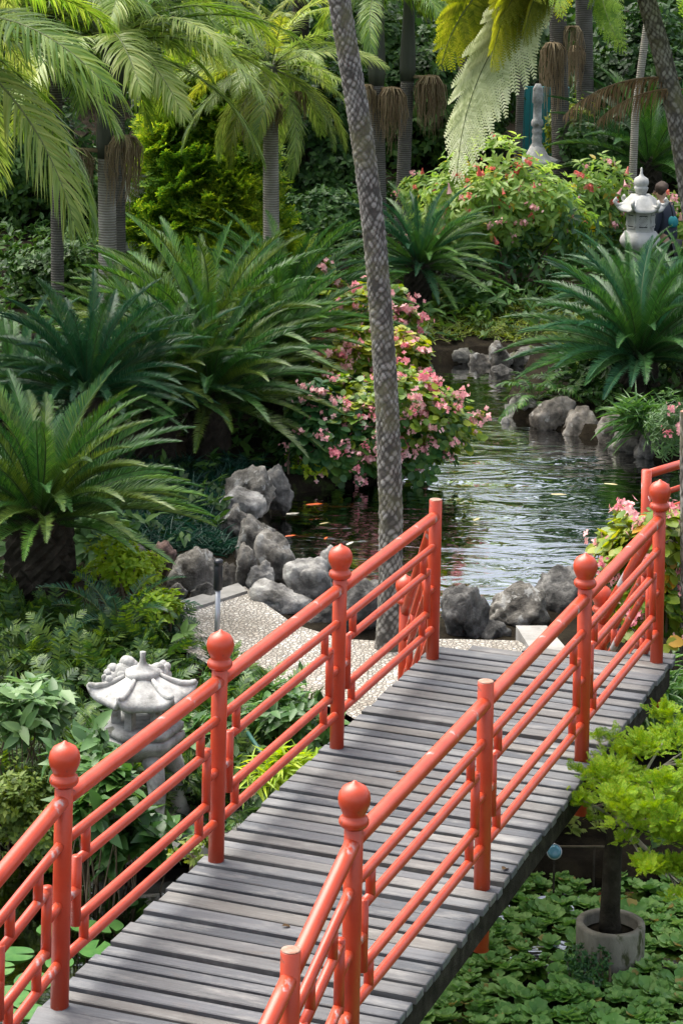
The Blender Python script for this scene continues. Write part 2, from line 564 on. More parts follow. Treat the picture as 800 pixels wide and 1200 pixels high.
M['rock_brown'] = solid_mat('brownish_rock', [(.045, .04, .034), (.14, .125, .105), (.27, .25, .22)], 6, detail=10, con=.15, rough=.9, bump=.8, bscale=18, dist=.03, spec=.2, spots=(7, .6, (.32, .31, .28)))
M['rock_moss'] = solid_mat('mossy_rock', [(.05, .05, .045), (.13, .125, .11), (.26, .25, .22)], 6, detail=10, con=.14, rough=.92, bump=.9, bscale=14, dist=.04, spec=.15,
                           spots=(3.2, .52, (.07, .095, .02)))
M['concrete'] = solid_mat('concrete', [(.17, .165, .15), (.27, .26, .24), (.36, .35, .33)], 5, rough=.92, bump=.35, bscale=45, dist=.008, spec=.15, spots=(3, .62, (.12, .115, .09)))
M['pot'] = solid_mat('pot_concrete', [(.1, .09, .07), (.19, .175, .14), (.28, .26, .21)], 7, rough=.95, bump=.6, bscale=40, dist=.012, spec=.1, stretch=(1, 1, .5), spots=(6, .58, (.06, .065, .03)))
M['red_paint'] = solid_mat('red_paint', [(.4, .04, .014), (.46, .053, .019), (.5, .08, .036)], 5, detail=5, rough=.37, spec=.5, bump=.1, bscale=70, dist=.004,
                           spots=(5, .625, (.4, .38, .38)), spots2=(17, .655, (.2, .05, .03)))
M['worn_cap'] = solid_mat('worn_cap', [(.26, .08, .045), (.28, .17, .12), (.32, .27, .23)], 30, rough=.8, bump=.4, dist=.004)
M['black_metal'] = solid_mat('black_metal', [(.01, .011, .014), (.02, .021, .026)], 6, rough=.4, bump=0, spec=.5)
M['grey_metal'] = solid_mat('grey_metal', [(.3, .31, .32), (.42, .43, .44)], 9, rough=.35, bump=0, metal=.7)
M['soil'] = solid_mat('dark_soil', [(.006, .005, .003), (.015, .012, .008), (.03, .025, .015)], 5, rough=1, bump=.8, bscale=25, dist=.03, spec=.05, spots=(2.5, .6, (.03, .045, .012)))
M['turquoise'] = solid_mat('turquoise_paint', [(.015, .17, .18), (.025, .23, .25)], 3, rough=.6, bump=0)
M['white_wall'] = solid_mat('white_plaster', [(.62, .6, .57), (.74, .72, .69)], 3, rough=.9, bump=.1)
M['green_metal'] = solid_mat('dark_green_paint', [(.01, .05, .04), (.02, .08, .06)], 6, rough=.5, bump=0)
M['timber_grey'] = solid_mat('grey_timber', [(.14, .135, .13), (.24, .235, .225), (.33, .325, .31)], 5, rough=.9, bump=.4, stretch=(14, 14, 1), dist=.006)


def deck_mat():
    m, nt = newmat('weathered_deck')
    L = nt.links
    tc = N(nt, 'ShaderNodeTexCoord')
    geo = N(nt, 'ShaderNodeNewGeometry')
    mp = N(nt, 'ShaderNodeMapping')
    mp.inputs['Scale'].default_value = (1.2, 28, 12)
    L.new(tc.outputs['Object'], mp.inputs['Vector'])
    off = N(nt, 'ShaderNodeVectorMath', operation='MULTIPLY_ADD')
    cmb = N(nt, 'ShaderNodeCombineXYZ')
    for i in range(3):
        L.new(geo.outputs['Random Per Island'], cmb.inputs[i])
    L.new(cmb.outputs[0], off.inputs[0])
    off.inputs[1].default_value = (17, 31, 5)
    L.new(mp.outputs[0], off.inputs[2])
    grain = N(nt, 'ShaderNodeTexNoise', i_Scale=1.6, i_Detail=9.0)
    grain.inputs['Roughness'].default_value = .7
    L.new(off.outputs[0], grain.inputs['Vector'])
    base = ramp(nt, [(.0, (.046, .05, .057)), (.25, (.095, .098, .105)), (.45, (.112, .104, .094)), (.6, (.076, .082, .092)), (.8, (.15, .15, .147)), (.92, (.12, .112, .1)), (1, (.062, .067, .077))])
    L.new(geo.outputs['Random Per Island'], base.inputs[0])
    gr = ramp(nt, [(.3, (.42, .42, .43)), (.42, (.85, .85, .85)), (.72, (1.22, 1.21, 1.2))])
    L.new(grain.outputs['Fac'], gr.inputs[0])
    mul = N(nt, 'ShaderNodeMix', data_type='RGBA', blend_type='MULTIPLY')
    mul.inputs['Factor'].default_value = 1
    L.new(base.outputs[0], mul.inputs['A'])
    L.new(gr.outputs[0], mul.inputs['B'])
    # pale noise blotches scattered over the boards, brown stains
    blot = N(nt, 'ShaderNodeTexNoise', i_Scale=2.4, i_Detail=8.0)
    blot.inputs['Roughness'].default_value = .72
    m2 = N(nt, 'ShaderNodeMapping')
    m2.inputs['Scale'].default_value = (1, 3.5, 1)
    L.new(tc.outputs['Object'], m2.inputs['Vector'])
    L.new(m2.outputs[0], blot.inputs['Vector'])
    br = ramp(nt, [(.51, (0, 0, 0)), (.72, (.75, .75, .75))])
    L.new(blot.outputs['Fac'], br.inputs[0])
    pale = N(nt, 'ShaderNodeMix', data_type='RGBA')
    L.new(br.outputs[0], pale.inputs['Factor'])
    L.new(mul.outputs['Result'], pale.inputs['A'])
    pale.inputs['B'].default_value = (.27, .262, .245, 1)
    st = ramp(nt, [(.28, (.6, .6, .6)), (.42, (0, 0, 0))])
    L.new(blot.outputs['Fac'], st.inputs[0])
    stain = N(nt, 'ShaderNodeMix', data_type='RGBA')
    L.new(st.outputs[0], stain.inputs['Factor'])
    L.new(pale.outputs['Result'], stain.inputs['A'])
    stain.inputs['B'].default_value = (.1, .075, .052, 1)
    pr = N(nt, 'ShaderNodeBsdfPrincipled')
    pr.inputs['Specular IOR Level'].default_value = .45
    rr = ramp(nt, [(.3, (.42,) * 3), (.7, (.75,) * 3)])
    L.new(blot.outputs['Fac'], rr.inputs[0])
    L.new(rr.outputs[0], pr.inputs['Roughness'])
    L.new(stain.outputs['Result'], pr.inputs['Base Color'])
    bp = N(nt, 'ShaderNodeBump')
    bp.inputs['Strength'].default_value = .6
    bp.inputs['Distance'].default_value = .006
    L.new(grain.outputs['Fac'], bp.inputs['Height'])
    L.new(bp.outputs[0], pr.inputs['Normal'])
    out = N(nt, 'ShaderNodeOutputMaterial')
    L.new(pr.outputs[0], out.inputs[0])
    return m


def cobble_mat():
    m, nt = newmat('pebble_mosaic')
    L = nt.links
    tc = N(nt, 'ShaderNodeTexCoord')
    mp = N(nt, 'ShaderNodeMapping')
    mp.inputs['Scale'].default_value = (1, .8, 1)
    mp.inputs['Rotation'].default_value = (0, 0, .4)
    L.new(tc.outputs['Object'], mp.inputs['Vector'])
    v1 = N(nt, 'ShaderNodeTexVoronoi', i_Scale=33.0, feature='DISTANCE_TO_EDGE')
    v2 = N(nt, 'ShaderNodeTexVoronoi', i_Scale=33.0)
    for v in (v1, v2):
        L.new(mp.outputs[0], v.inputs['Vector'])
    rp = ramp(nt, [(0, (.3, .27, .23)), (.5, (.42, .39, .34)), (1, (.55, .53, .49))])
    L.new(v2.outputs['Color'], rp.inputs[0])
    ed = ramp(nt, [(.03, (0, 0, 0)), (.1, (1, 1, 1))])
    L.new(v1.outputs['Distance'], ed.inputs[0])
    mx = N(nt, 'ShaderNodeMix', data_type='RGBA')
    L.new(ed.outputs[0], mx.inputs['Factor'])
    mx.inputs['A'].default_value = (.2, .18, .15, 1)
    L.new(rp.outputs[0], mx.inputs['B'])
    nz = N(nt, 'ShaderNodeTexNoise', i_Scale=2.0, i_Detail=6.0)
    L.new(tc.outputs['Object'], nz.inputs['Vector'])
    r3 = ramp(nt, [(.35, (.7, .67, .62)), (.65, (1.1, 1.1, 1.1))])
    L.new(nz.outputs['Fac'], r3.inputs[0])
    mu = N(nt, 'ShaderNodeMix', data_type='RGBA', blend_type='MULTIPLY')
    mu.inputs['Factor'].default_value = 1
    L.new(mx.outputs['Result'], mu.inputs['A'])
    L.new(r3.outputs[0], mu.inputs['B'])
    pr = N(nt, 'ShaderNodeBsdfPrincipled')
    pr.inputs['Roughness'].default_value = .85
    L.new(mu.outputs['Result'], pr.inputs['Base Color'])
    bp = N(nt, 'ShaderNodeBump')
    bp.inputs['Strength'].default_value = .9
    bp.inputs['Distance'].default_value = .015
    r4 = ramp(nt, [(0, (0, 0, 0)), (.25, (1, 1, 1))])
    L.new(v1.outputs['Distance'], r4.inputs[0])
    L.new(r4.outputs[0], bp.inputs['Height'])
    L.new(bp.outputs[0], pr.inputs['Normal'])
    out = N(nt, 'ShaderNodeOutputMaterial')
    L.new(pr.outputs[0], out.inputs[0])
    return m


def water_mat(name, tint, ripple, scale, stretch=(1, 2.2, 1)):
    m, nt = newmat(name)
    L = nt.links
    tc = N(nt, 'ShaderNodeTexCoord')
    mp = N(nt, 'ShaderNodeMapping')
    mp.inputs['Scale'].default_value = stretch
    mp.inputs['Rotation'].default_value = (0, 0, -.25)
    L.new(tc.outputs['Object'], mp.inputs['Vector'])
    n1 = N(nt, 'ShaderNodeTexNoise', i_Scale=scale, i_Detail=3.0)
    n1.inputs['Distortion'].default_value = .6
    L.new(mp.outputs[0], n1.inputs['Vector'])
    # calm and ruffled patches
    n2 = N(nt, 'ShaderNodeTexNoise', i_Scale=.45, i_Detail=1.0)
    L.new(tc.outputs['Object'], n2.inputs['Vector'])
    r2 = ramp(nt, [(.38, (.25,) * 3), (.62, (1,) * 3)])
    L.new(n2.outputs['Fac'], r2.inputs[0])
    mu = N(nt, 'ShaderNodeMath', operation='MULTIPLY')
    L.new(n1.outputs['Fac'], mu.inputs[0])
    L.new(r2.outputs[0], mu.inputs[1])
    bp = N(nt, 'ShaderNodeBump')
    bp.inputs['Strength'].default_value = 1.0
    bp.inputs['Distance'].default_value = ripple
    L.new(mu.outputs[0], bp.inputs['Height'])
    gl = N(nt, 'ShaderNodeBsdfGlossy')
    gl.inputs['Roughness'].default_value = .04
    L.new(bp.outputs[0], gl.inputs['Normal'])
    tr = N(nt, 'ShaderNodeBsdfTransparent')
    tr.inputs['Color'].default_value = (*tint, 1)
    fr = N(nt, 'ShaderNodeFresnel', i_IOR=1.42)
    L.new(bp.outputs[0], fr.inputs['Normal'])
    mx = N(nt, 'ShaderNodeMixShader')
    fm = N(nt, 'ShaderNodeMath', operation='MULTIPLY', use_clamp=True)
    fm.inputs[1].default_value = 3.0
    L.new(fr.outputs[0], fm.inputs[0])
    L.new(fm.outputs[0], mx.inputs[0])
    L.new(tr.outputs[0], mx.inputs[1])
    L.new(gl.outputs[0], mx.inputs[2])
    out = N(nt, 'ShaderNodeOutputMaterial')
    L.new(mx.outputs[0], out.inputs[0])
    return m


def scar_mat(name, dark, mid, light, moss):
    m, nt = newmat(name)
    L = nt.links
    at = N(nt, 'ShaderNodeAttribute', attribute_name='scar')
    tc = N(nt, 'ShaderNodeTexCoord')
    nz = N(nt, 'ShaderNodeTexNoise', i_Scale=9.0, i_Detail=6.0)
    L.new(tc.outputs['Object'], nz.inputs['Vector'])
    ma = N(nt, 'ShaderNodeMath', operation='MULTIPLY_ADD')
    L.new(nz.outputs['Fac'], ma.inputs[0])
    ma.inputs[1].default_value = .9
    ma.inputs[2].default_value = -.45
    ad = N(nt, 'ShaderNodeMath', operation='ADD')
    L.new(at.outputs['Fac'], ad.inputs[0])
    L.new(ma.outputs[0], ad.inputs[1])
    rp = ramp(nt, [(.1, dark), (.45, mid), (.95, light)])
    L.new(ad.outputs[0], rp.inputs[0])
    n2 = N(nt, 'ShaderNodeTexNoise', i_Scale=2.2, i_Detail=7.0)
    n2.inputs['Roughness'].default_value = .7
    L.new(tc.outputs['Object'], n2.inputs['Vector'])
    r2 = ramp(nt, [(.5, (0, 0, 0)), (.64, (.75, .75, .75))])
    L.new(n2.outputs['Fac'], r2.inputs[0])
    mx = N(nt, 'ShaderNodeMix', data_type='RGBA')
    L.new(r2.outputs[0], mx.inputs['Factor'])
    L.new(rp.outputs[0], mx.inputs['A'])
    mx.inputs['B'].default_value = (*moss, 1)
    pr = N(nt, 'ShaderNodeBsdfPrincipled')
    pr.inputs['Roughness'].default_value = .92
    pr.inputs['Specular IOR Level'].default_value = .15
    L.new(mx.outputs['Result'], pr.inputs['Base Color'])
    bp = N(nt, 'ShaderNodeBump')
    bp.inputs['Strength'].default_value = .5
    bp.inputs['Distance'].default_value = .008
    n3 = N(nt, 'ShaderNodeTexNoise', i_Scale=60.0, i_Detail=5.0)
    L.new(tc.outputs['Object'], n3.inputs['Vector'])
    L.new(n3.outputs['Fac'], bp.inputs['Height'])
    L.new(bp.outputs[0], pr.inputs['Normal'])
    out = N(nt, 'ShaderNodeOutputMaterial')
    L.new(pr.outputs[0], out.inputs[0])
    return m


def ring_mat(name, a, b, c, scale=11.0):
    """Ringed palm trunk: horizontal scars along z."""
    m, nt = newmat(name)
    L = nt.links
    tc = N(nt, 'ShaderNodeTexCoord')
    wv = N(nt, 'ShaderNodeTexWave', i_Scale=scale, i_Distortion=1.2, wave_type='BANDS', bands_direction='Z')
    wv.inputs['Detail'].default_value = 3
    wv.inputs['Detail Scale'].default_value = 1.0
    L.new(tc.outputs['Object'], wv.inputs['Vector'])
    nz = N(nt, 'ShaderNodeTexNoise', i_Scale=5.0, i_Detail=6.0)
    L.new(tc.outputs['Object'], nz.inputs['Vector'])
    mu = N(nt, 'ShaderNodeMath', operation='MULTIPLY_ADD')
    L.new(wv.outputs['Fac'], mu.inputs[0])
    mu.inputs[1].default_value = .45
    L.new(nz.outputs['Fac'], mu.inputs[2])
    rp = ramp(nt, [(.3, a), (.65, b), (1.0, c)])
    L.new(mu.outputs[0], rp.inputs[0])
    pr = N(nt, 'ShaderNodeBsdfPrincipled')
    pr.inputs['Roughness'].default_value = .9
    pr.inputs['Specular IOR Level'].default_value = .15
    L.new(rp.outputs[0], pr.inputs['Base Color'])
    bp = N(nt, 'ShaderNodeBump')
    bp.inputs['Strength'].default_value = .5
    bp.inputs['Distance'].default_value = .01
    L.new(wv.outputs['Fac'], bp.inputs['Height'])
    L.new(bp.outputs[0], pr.inputs['Normal'])
    out = N(nt, 'ShaderNodeOutputMaterial')
    L.new(pr.outputs[0], out.inputs[0])
    return m


M['deck'] = deck_mat()
M['cobble'] = cobble_mat()
M['water'] = water_mat('pond_water', (.3, .4, .3), .028, 1.7)
M['water_near'] = water_mat('still_water', (.3, .3, .24), .006, 3.0)
M['palm_scar'] = scar_mat('scarred_palm_bark', (.07, .064, .056), (.17, .157, .138), (.3, .287, .262), (.15, .143, .07))
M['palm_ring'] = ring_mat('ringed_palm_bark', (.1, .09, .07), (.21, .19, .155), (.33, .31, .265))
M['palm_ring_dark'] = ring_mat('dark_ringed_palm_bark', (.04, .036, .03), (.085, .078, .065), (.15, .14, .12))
M['palm_smooth'] = solid_mat('green_crownshaft', [(.03, .034, .024), (.06, .066, .045)], 3, rough=.5, bump=.1, stretch=(4, 4, .5))

# ------------------------------------------------------------------ light
w = bpy.data.worlds.new('World')
sc.world = w
w.use_nodes = True
nt = w.node_tree
nt.nodes.clear()
SUN_DIR = Vector((-.42, .34, 1.0)).normalized()      # towards the sun: high, from the left and a little ahead of the eye
el = math.asin(SUN_DIR.z)
az = math.atan2(SUN_DIR.x, SUN_DIR.y)
sky = nt.nodes.new('ShaderNodeTexSky')
sky.sky_type = 'NISHITA'
sky.sun_disc = False
sky.sun_elevation = el
sky.sun_rotation = az % (2 * math.pi)
sky.air_density = 1.0
sky.dust_density = 4.0
sky.ozone_density = 0.6
bg = nt.nodes.new('ShaderNodeBackground')
bg.inputs['Strength'].default_value = .15
wo = nt.nodes.new('ShaderNodeOutputWorld')
hsv = nt.nodes.new('ShaderNodeHueSaturation')      # thin bright cloud: a whiter sky
hsv.inputs['Saturation'].default_value = .55
nt.links.new(sky.outputs[0], hsv.inputs['Color'])
nt.links.new(hsv.outputs[0], bg.inputs[0])
nt.links.new(bg.outputs[0], wo.inputs[0])
sl = bpy.data.lights.new('sun', 'SUN')
sl.energy = 2.5
sl.angle = R(55)
sl.color = (1, .95, .86)
so = bpy.data.objects.new('sun', sl)
COL.objects.link(so)
so.rotation_euler = SUN_DIR.to_track_quat('Z', 'Y').to_euler()
so.location = (0, 0, 30)

vs = sc.view_settings
sc.display_settings.display_device = 'sRGB'
vs.view_transform = 'Standard'
vs.look = 'None'
vs.exposure = 1.36
vs.gamma = 1
vs.use_curve_mapping = False
sc.render.engine = 'CYCLES'
cy = sc.cycles
cy.use_denoising = True
cy.max_bounces = 8
cy.diffuse_bounces = 3
cy.glossy_bounces = 3
cy.transmission_bounces = 4
cy.transparent_max_bounces = 12
cy.use_adaptive_sampling = True
cy.adaptive_threshold = 0.02
cy.sample_clamp_indirect = 6.0

# ------------------------------------------------------------------ ground, ponds, path
ZP, ZN, ZG = -.75, -.95, -.6       # far pond, near pond, path level


def poly_w(pts, z):
    return np.array([tuple(atz(x, y, z))[:2] for x, y in pts])


def inside(P, poly):
    x, y = P[:, 0], P[:, 1]
    r = np.zeros(len(P), bool)
    n = len(poly)
    for i in range(n):
        x1, y1 = poly[i]
        x2, y2 = poly[(i + 1) % n]
        c = ((y1 > y) != (y2 > y)) & (x < (x2 - x1) * (y - y1) / (y2 - y1 + 1e-12) + x1)
        r ^= c
    return r


def edge_dist(P, poly):
    best = np.full(len(P), 1e9)
    n = len(poly)
    for i in range(n):
        a, b = poly[i], poly[(i + 1) % n]
        ab = b - a
        t = np.clip(((P - a) @ ab) / (ab @ ab + 1e-12), 0, 1)
        best = np.minimum(best, np.linalg.norm(P - (a + t[:, None] * ab), axis=1))
    return best


FAR_POND = poly_w([(345, 690), (430, 722), (520, 738), (600, 732), (690, 704), (760, 650), (830, 600), (830, 556), (770, 540), (730, 525),
                   (690, 515), (650, 505), (610, 495), (592, 482), (604, 455), (618, 428), (560, 424), (512, 428), (500, 445), (512, 480),
                   (510, 530), (470, 556), (420, 570), (350, 578), (318, 596), (322, 640)], ZP)
NEAR_POND = poly_w([(-250, 960), (0, 985), (90, 1000), (190, 1012), (300, 1012), (580, 1030), (700, 1028), (830, 1036), (1000, 1060),
                    (1300, 1700), (-700, 1700)], ZN)
PATH = poly_w([(190, 720), (287, 690), (300, 703), (345, 735), (400, 752), (470, 756), (520, 752), (606, 754), (640, 775), (640, 880), (520, 890),
               (455, 872), (405, 840), (345, 815), (300, 800), (250, 785), (215, 765)], ZG)


def base_z(d):
    return np.interp(d, [0, 14.2, 16.4, 27, 30, 34, 38, 43, 60, 150], [-.86, -.86, -.64, -.64, -.5, -.35, .1, .9, 4.5, 9])


def ground_z(P):
    P = np.asarray(P, float)
    z = base_z(P[:, 1]).copy()
    for poly, bed in ((FAR_POND, -1.25), (NEAR_POND, -1.5)):
        ins = inside(P, poly)
        k = np.clip(edge_dist(P, poly) / .45, 0, 1)
        z = np.where(ins, z + (bed - z) * (.35 + .65 * k), z)
    # a sunken walk behind the far lantern
    rr = np.hypot(P[:, 0] - 4.1, P[:, 1] - 33.3)
    z -= .72 * np.clip(1.6 - rr, 0, 1)
    return z


def gz(x, y):
    return float(ground_z(np.array([[x, y]]))[0])


xs = np.concatenate([[-160, -80, -40, -20, -12], np.arange(-8, 9.01, .15), [13, 20, 40, 80, 160]])
ys = np.concatenate([[-40, -10, 2, 5], np.arange(7, 34, .15), np.arange(34, 60, 1.5), [75, 100, 150, 260]])
X, Y = np.meshgrid(xs, ys)
P2 = np.stack([X.ravel(), Y.ravel()], 1)
gzv = ground_z(P2) + np.where(np.abs(P2[:, 0]) < 9, rng.normal(0, .012, len(P2)), 0)
nx, ny = len(xs), len(ys)
idx = np.arange(nx * ny).reshape(ny, nx)
gq = np.stack([idx[:-1, :-1], idx[:-1, 1:], idx[1:, 1:], idx[1:, :-1]], -1).reshape(-1, 4)
ground = G().add(np.column_stack([P2, gzv]), gq).build('ground', M['soil'])
tag(ground, kind='structure')


def sheet(name, poly, z, mat, kind='structure'):
    me = bpy.data.meshes.new(name)
    me.from_pydata([(x, y, z) for x, y in poly], [], [list(range(len(poly)))])
    me.materials.append(mat)
    if me.polygons[0].normal.z < 0:
        me.flip_normals()
    return tag(put(name, me), kind=kind)


def grow(poly, k):
    c = poly.mean(0)
    return c + (poly - c) * k


sheet('pond_water', grow(FAR_POND, 1.06), ZP, M['water'])
sheet('near_pond_water', grow(NEAR_POND, 1.03), ZN, M['water_near'])
sheet('cobble_path', PATH, ZG + .02, M['cobble'])


def slab(name, pts, z, th, mat, kind='structure'):
    p = [tuple(atz(x, y, z))[:2] for x, y in pts]
    n = len(p)
    g = G()
    v = [(x, y, z - th) for x, y in p] + [(x, y, z) for x, y in p]
    q = [(i, (i + 1) % n, n + (i + 1) % n, n + i) for i in range(n)]
    if n == 4:
        q += [(3, 2, 1, 0), (4, 5, 6, 7)]
    g.add(v, q)
    me = g.mesh(name, mat, False)
    bm = bmesh.new()
    bm.from_mesh(me)
    bmesh.ops.recalc_face_normals(bm, faces=bm.faces)
    bm.to_mesh(me)
    bm.free()
    return tag(put(name, me), kind=kind)


slab('path_kerb', [(186, 712), (279, 683), (290, 692), (190, 724)], ZG + .04, .2, M['concrete'])
slab('path_edging_slab', [(604, 733), (640, 733), (690, 790), (640, 790)], ZG + .06, .2, M['concrete'])
# ------------------------------------------------------------------ the red footbridge
YAW = .3512
BO = Vector((-1.1252, 10.2578, 0))
BW = 1.2572
bd = Vector((math.sin(YAW), math.cos(YAW), 0))
bn = Vector((math.cos(YAW), -math.sin(YAW), 0))
TL = [0.0, 1.634, 3.2703, 4.9087]
TR = [.0566, 1.844, 3.6475, 5.3911]
HR = .857
bridge = thing('red_footbridge', 'grey plank footbridge with red-orange pipe railings crossing the pond', 'footbridge', BO, -YAW)
BINV = bridge.matrix_basis.inverted()


def bl(p):
    return BINV @ Vector(p)


def solve_rail(x0, t0, z0, pix, side_x):
    """Along-bridge t and height of a point on the rail line x = side_x seen at pixel pix."""
    u, v = ray(*pix)
    # BO + bn*sx + bd*t = (u*d, d)
    a = BO + bn * side_x
    t = (a.x - u * a.y) / (u * bd.y - bd.x)
    d = a.y + bd.y * t
    return t, CH + v * d


t_r0, z_r0 = solve_rail(0, 0, 0, (340, 1144), BW)
t_l0, z_l0 = solve_rail(0, 0, 0, (0, 1026), 0.0)
print('R0', t_r0, z_r0, 'L0', t_l0, z_l0)

# deck
r = np.random.default_rng(3)
g = G()
y = -.03
DECK_END = [5.08, 5.52]
pitch = .1165
while y < DECK_END[1]:
    wd = pitch * r.uniform(.86, 1.12)
    gap = r.uniform(.023, .037)
    # the far end runs slightly askew: last boards are cut short on the left
    x0 = -.075 + r.normal(0, .006)
    x1 = BW + .085 + r.normal(0, .005)
    if y > DECK_END[0]:
        x0 += (y - DECK_END[0]) / (DECK_END[1] - DECK_END[0]) * (BW - .1)
    z = r.normal(0, .0025)
    M4 = Matrix.Translation((0, y, z)) @ Matrix.Rotation(r.normal(0, .0025), 4, 'Z') @ Matrix.Rotation(r.normal(0, .003), 4, 'Y')
    if x1 - x0 > .12:
        n = 7
        for k in range(1):
            g.box((x0, 0, -.036), (x1, wd - gap, 0), M4, bev=.004)
    y += wd
ys_ramp = -.03
sl_near = (z_r0 - HR) / (t_r0 - TR[0])
while ys_ramp > -1.6:
    wd = pitch * r.uniform(.9, 1.1)
    a = math.atan(sl_near)
    M4 = Matrix.Translation((0, ys_ramp, sl_near * (ys_ramp + .03))) @ Matrix.Rotation(a, 4, 'X')
    g.box((-.075 + r.normal(0, .008), -wd + .012, -.036), (BW + .085 + r.normal(0, .008), 0, 0), M4, bev=.004)
    ys_ramp -= wd * math.cos(a)
g.build('deck', M['deck'], bridge, False)
for x in (-.045, BW + .035):
    gb = G()
    e = DECK_END[0] if x < 0 else DECK_END[1]
    gb.box((x - .03, -.03, -.17), (x + .03, e - .05, -.039), None, bev=.008)
    a = math.atan(sl_near)
    gb.box((x - .03, -1.6, -.17), (x + .03, -.002, -.039), Matrix.Translation((0, -.03, 0)) @ Matrix.Rotation(a, 4, 'X'), bev=.008)
    gb.build('side_beam', M['bark_dark'], bridge, False)
gb = G()
gb.box((BW * .5 - .05, -.03, -.2), (BW * .5 + .05, 4.9, -.041), None, bev=.008)
gb.build('centre_beam', M['bark_dark'], bridge, False)

POST_R, HAND_R, RAIL_R = .0385, .0335, .0215
FIN = [(.0, 1.1), (.006, 1.098), (.014, 1.09), (.03, 1.083), (.048, 1.072), (.061, 1.052), (.066, 1.028), (.063, 1.004), (.053, .982), (.046, .968),
       (.046, .96), (.056, .953), (.061, .942), (.0605, .93), (.053, .919), (.046, .914), (.0385, .912)][::-1]
fin_me = G().lathe([(max(rr, .0005), zz) for rr, zz in FIN], 28).mesh('finial', M['red_paint'])


def post(parent, x, t, finial=True, below=.12, z0=0.0):
    top = .912 if finial else .955
    gg = G().lathe([(POST_R, -below), (POST_R, top - .003), (POST_R - .003, top)], 22)
    o = gg.build('post', M['red_paint'], parent, True, (x, t, z0))
    for p in o.data.polygons:
        p.use_smooth = abs(p.normal.z) < .5
    if finial:
        put('finial', fin_me, parent, (x, t, z0))
    else:
        G().lathe([(POST_R - .001, .9555), (POST_R - .002, .957), (POST_R - .008, .959)], 22).build('worn_post_cap', M['worn_cap'], parent, True, (x, t, z0))
    return o


def seg(parent, name, a, b, rad, extra=0.0):
    """A straight pipe between two local points, with its own mesh."""
    a, b = Vector(a), Vector(b)
    n = max(2, int((b - a).length / .12))
    pts = [a.lerp(b, k / n) for k in range(n + 1)]
    return G().tube([p - a for p in pts], rad, 16).build(name, M['red_paint'], parent, True, a)


def bay(parent, pa, pb, dza=0.0, dzb=0.0, hand=True, half=None):
    """Railing panel between post feet pa and pb (local 3D points): handrail, two full rails, two short rails, uprights."""
    pa, pb = Vector(pa), Vector(pb)
    Lb = (pb - pa).xy.length

    def P(s, h):                          # s metres from pa along the bay
        k = s / Lb
        p = pa.lerp(pb, k)
        return Vector((p.x, p.y, p.z + h))
    if hand:
        seg(parent, 'handrail', P(0, HR), P(Lb, HR), HAND_R)
    g2 = G()
    ends = []
    for h in (.678, .185):
        seg(parent, 'rail', P(.02, h), P(Lb - .02, h), RAIL_R)
    for h in (.552, .305):
        seg(parent, 'rail', P(.135, h), P(Lb - .135, h), RAIL_R)
    for s in (.135, Lb - .135):
        seg(parent, 'upright', P(s, .282), P(s, .573), RAIL_R)
        q = -1 if s < Lb / 2 else 1
        seg(parent, 'stub', P(s, .43), P(s + q * .12, .43), RAIL_R)
    for s in (.215, Lb - .215):
        seg(parent, 'upright', P(s, .552), P(s, .678), RAIL_R * .97)
        seg(parent, 'upright', P(s, .185), P(s, .305), RAIL_R * .97)


for side, x, T, fins, t0, z0 in (('left', 0.0, TL, (1, 1, 1, 0), t_l0, z_l0), ('right', BW, TR, (1, 0, 1, 1), t_r0, z_r0)):
    rail_root = bpy.data.objects.new('railing', None)
    COL.objects.link(rail_root)
    rail_root.parent = bridge
    rail_root.empty_display_size = .1
    rail_root['label'] = 'railing ending in a bare cut post at the far bank' if side == 'left' else 'railing with the capless post in its middle'
    for i, t in enumerate(T):
        post(rail_root, x, t, bool(fins[i]), .30 if not (side == 'left') else .16)
        if i:
            bay(rail_root, (x, T[i - 1], 0), (x, t, 0))
    # near end: falls towards the bank
    sl = sl_near if side == 'right' else (z0 - HR) / (t0 - T[0])
    tn = t_r0 - TR[0] + T[0]
    zn = sl * (tn - T[0])
    post(rail_root, x, tn, False, .25, zn)
    bay(rail_root, (x, T[0], 0), (x, tn, zn))
    t2 = tn - 1.2
    z2 = zn + sl * (t2 - tn) * 1.05
    post(rail_root, x, t2, True, .25, z2)
    bay(rail_root, (x, tn, zn), (x, t2, z2))
    # far end: turns left and drops to the path
    if side == 'left':
        tip = atd(475.5, 673, 15.55)
    else:
        tip = atd(705, 684, 15.75)
    f = bl((tip.x, tip.y, tip.z - 1.1))
    post(rail_root, f.x, f.y, True, .1, f.z)
    bay(rail_root, (x, T[-1], 0), f)
    print('far', side, tuple(f))

# treads down to the path at the far end
gt = G()
e0 = Vector((-.2, 5.1, 0))
fl = bl(atd(475.5, 673, 15.55))
fr = bl(atd(705, 684, 15.75))
for k in range(3):
    s = (k + 1) / 3.2
    a = Vector((0, TL[-1], 0)).lerp(Vector((fl.x, fl.y, 0)), s)
    b = Vector((BW, TR[-1], 0)).lerp(Vector((fr.x, fr.y, 0)), s)
    z = -.17 * (k + 1)
    dv = (b - a).normalized()
    pv = Vector((-dv.y, dv.x, 0)) * .14
    v = [(*(a - pv).xy, z - .04), (*(b - pv).xy, z - .04), (*(b + pv).xy, z - .04), (*(a + pv).xy, z - .04)]
    v += [(p[0], p[1], z) for p in v]
    gt.add(v, [(3, 2, 1, 0), (4, 5, 6, 7), (0, 1, 5, 4), (1, 2, 6, 5), (2, 3, 7, 6), (3, 0, 4, 7)])
gt.build('step', M['deck'], bridge, False)

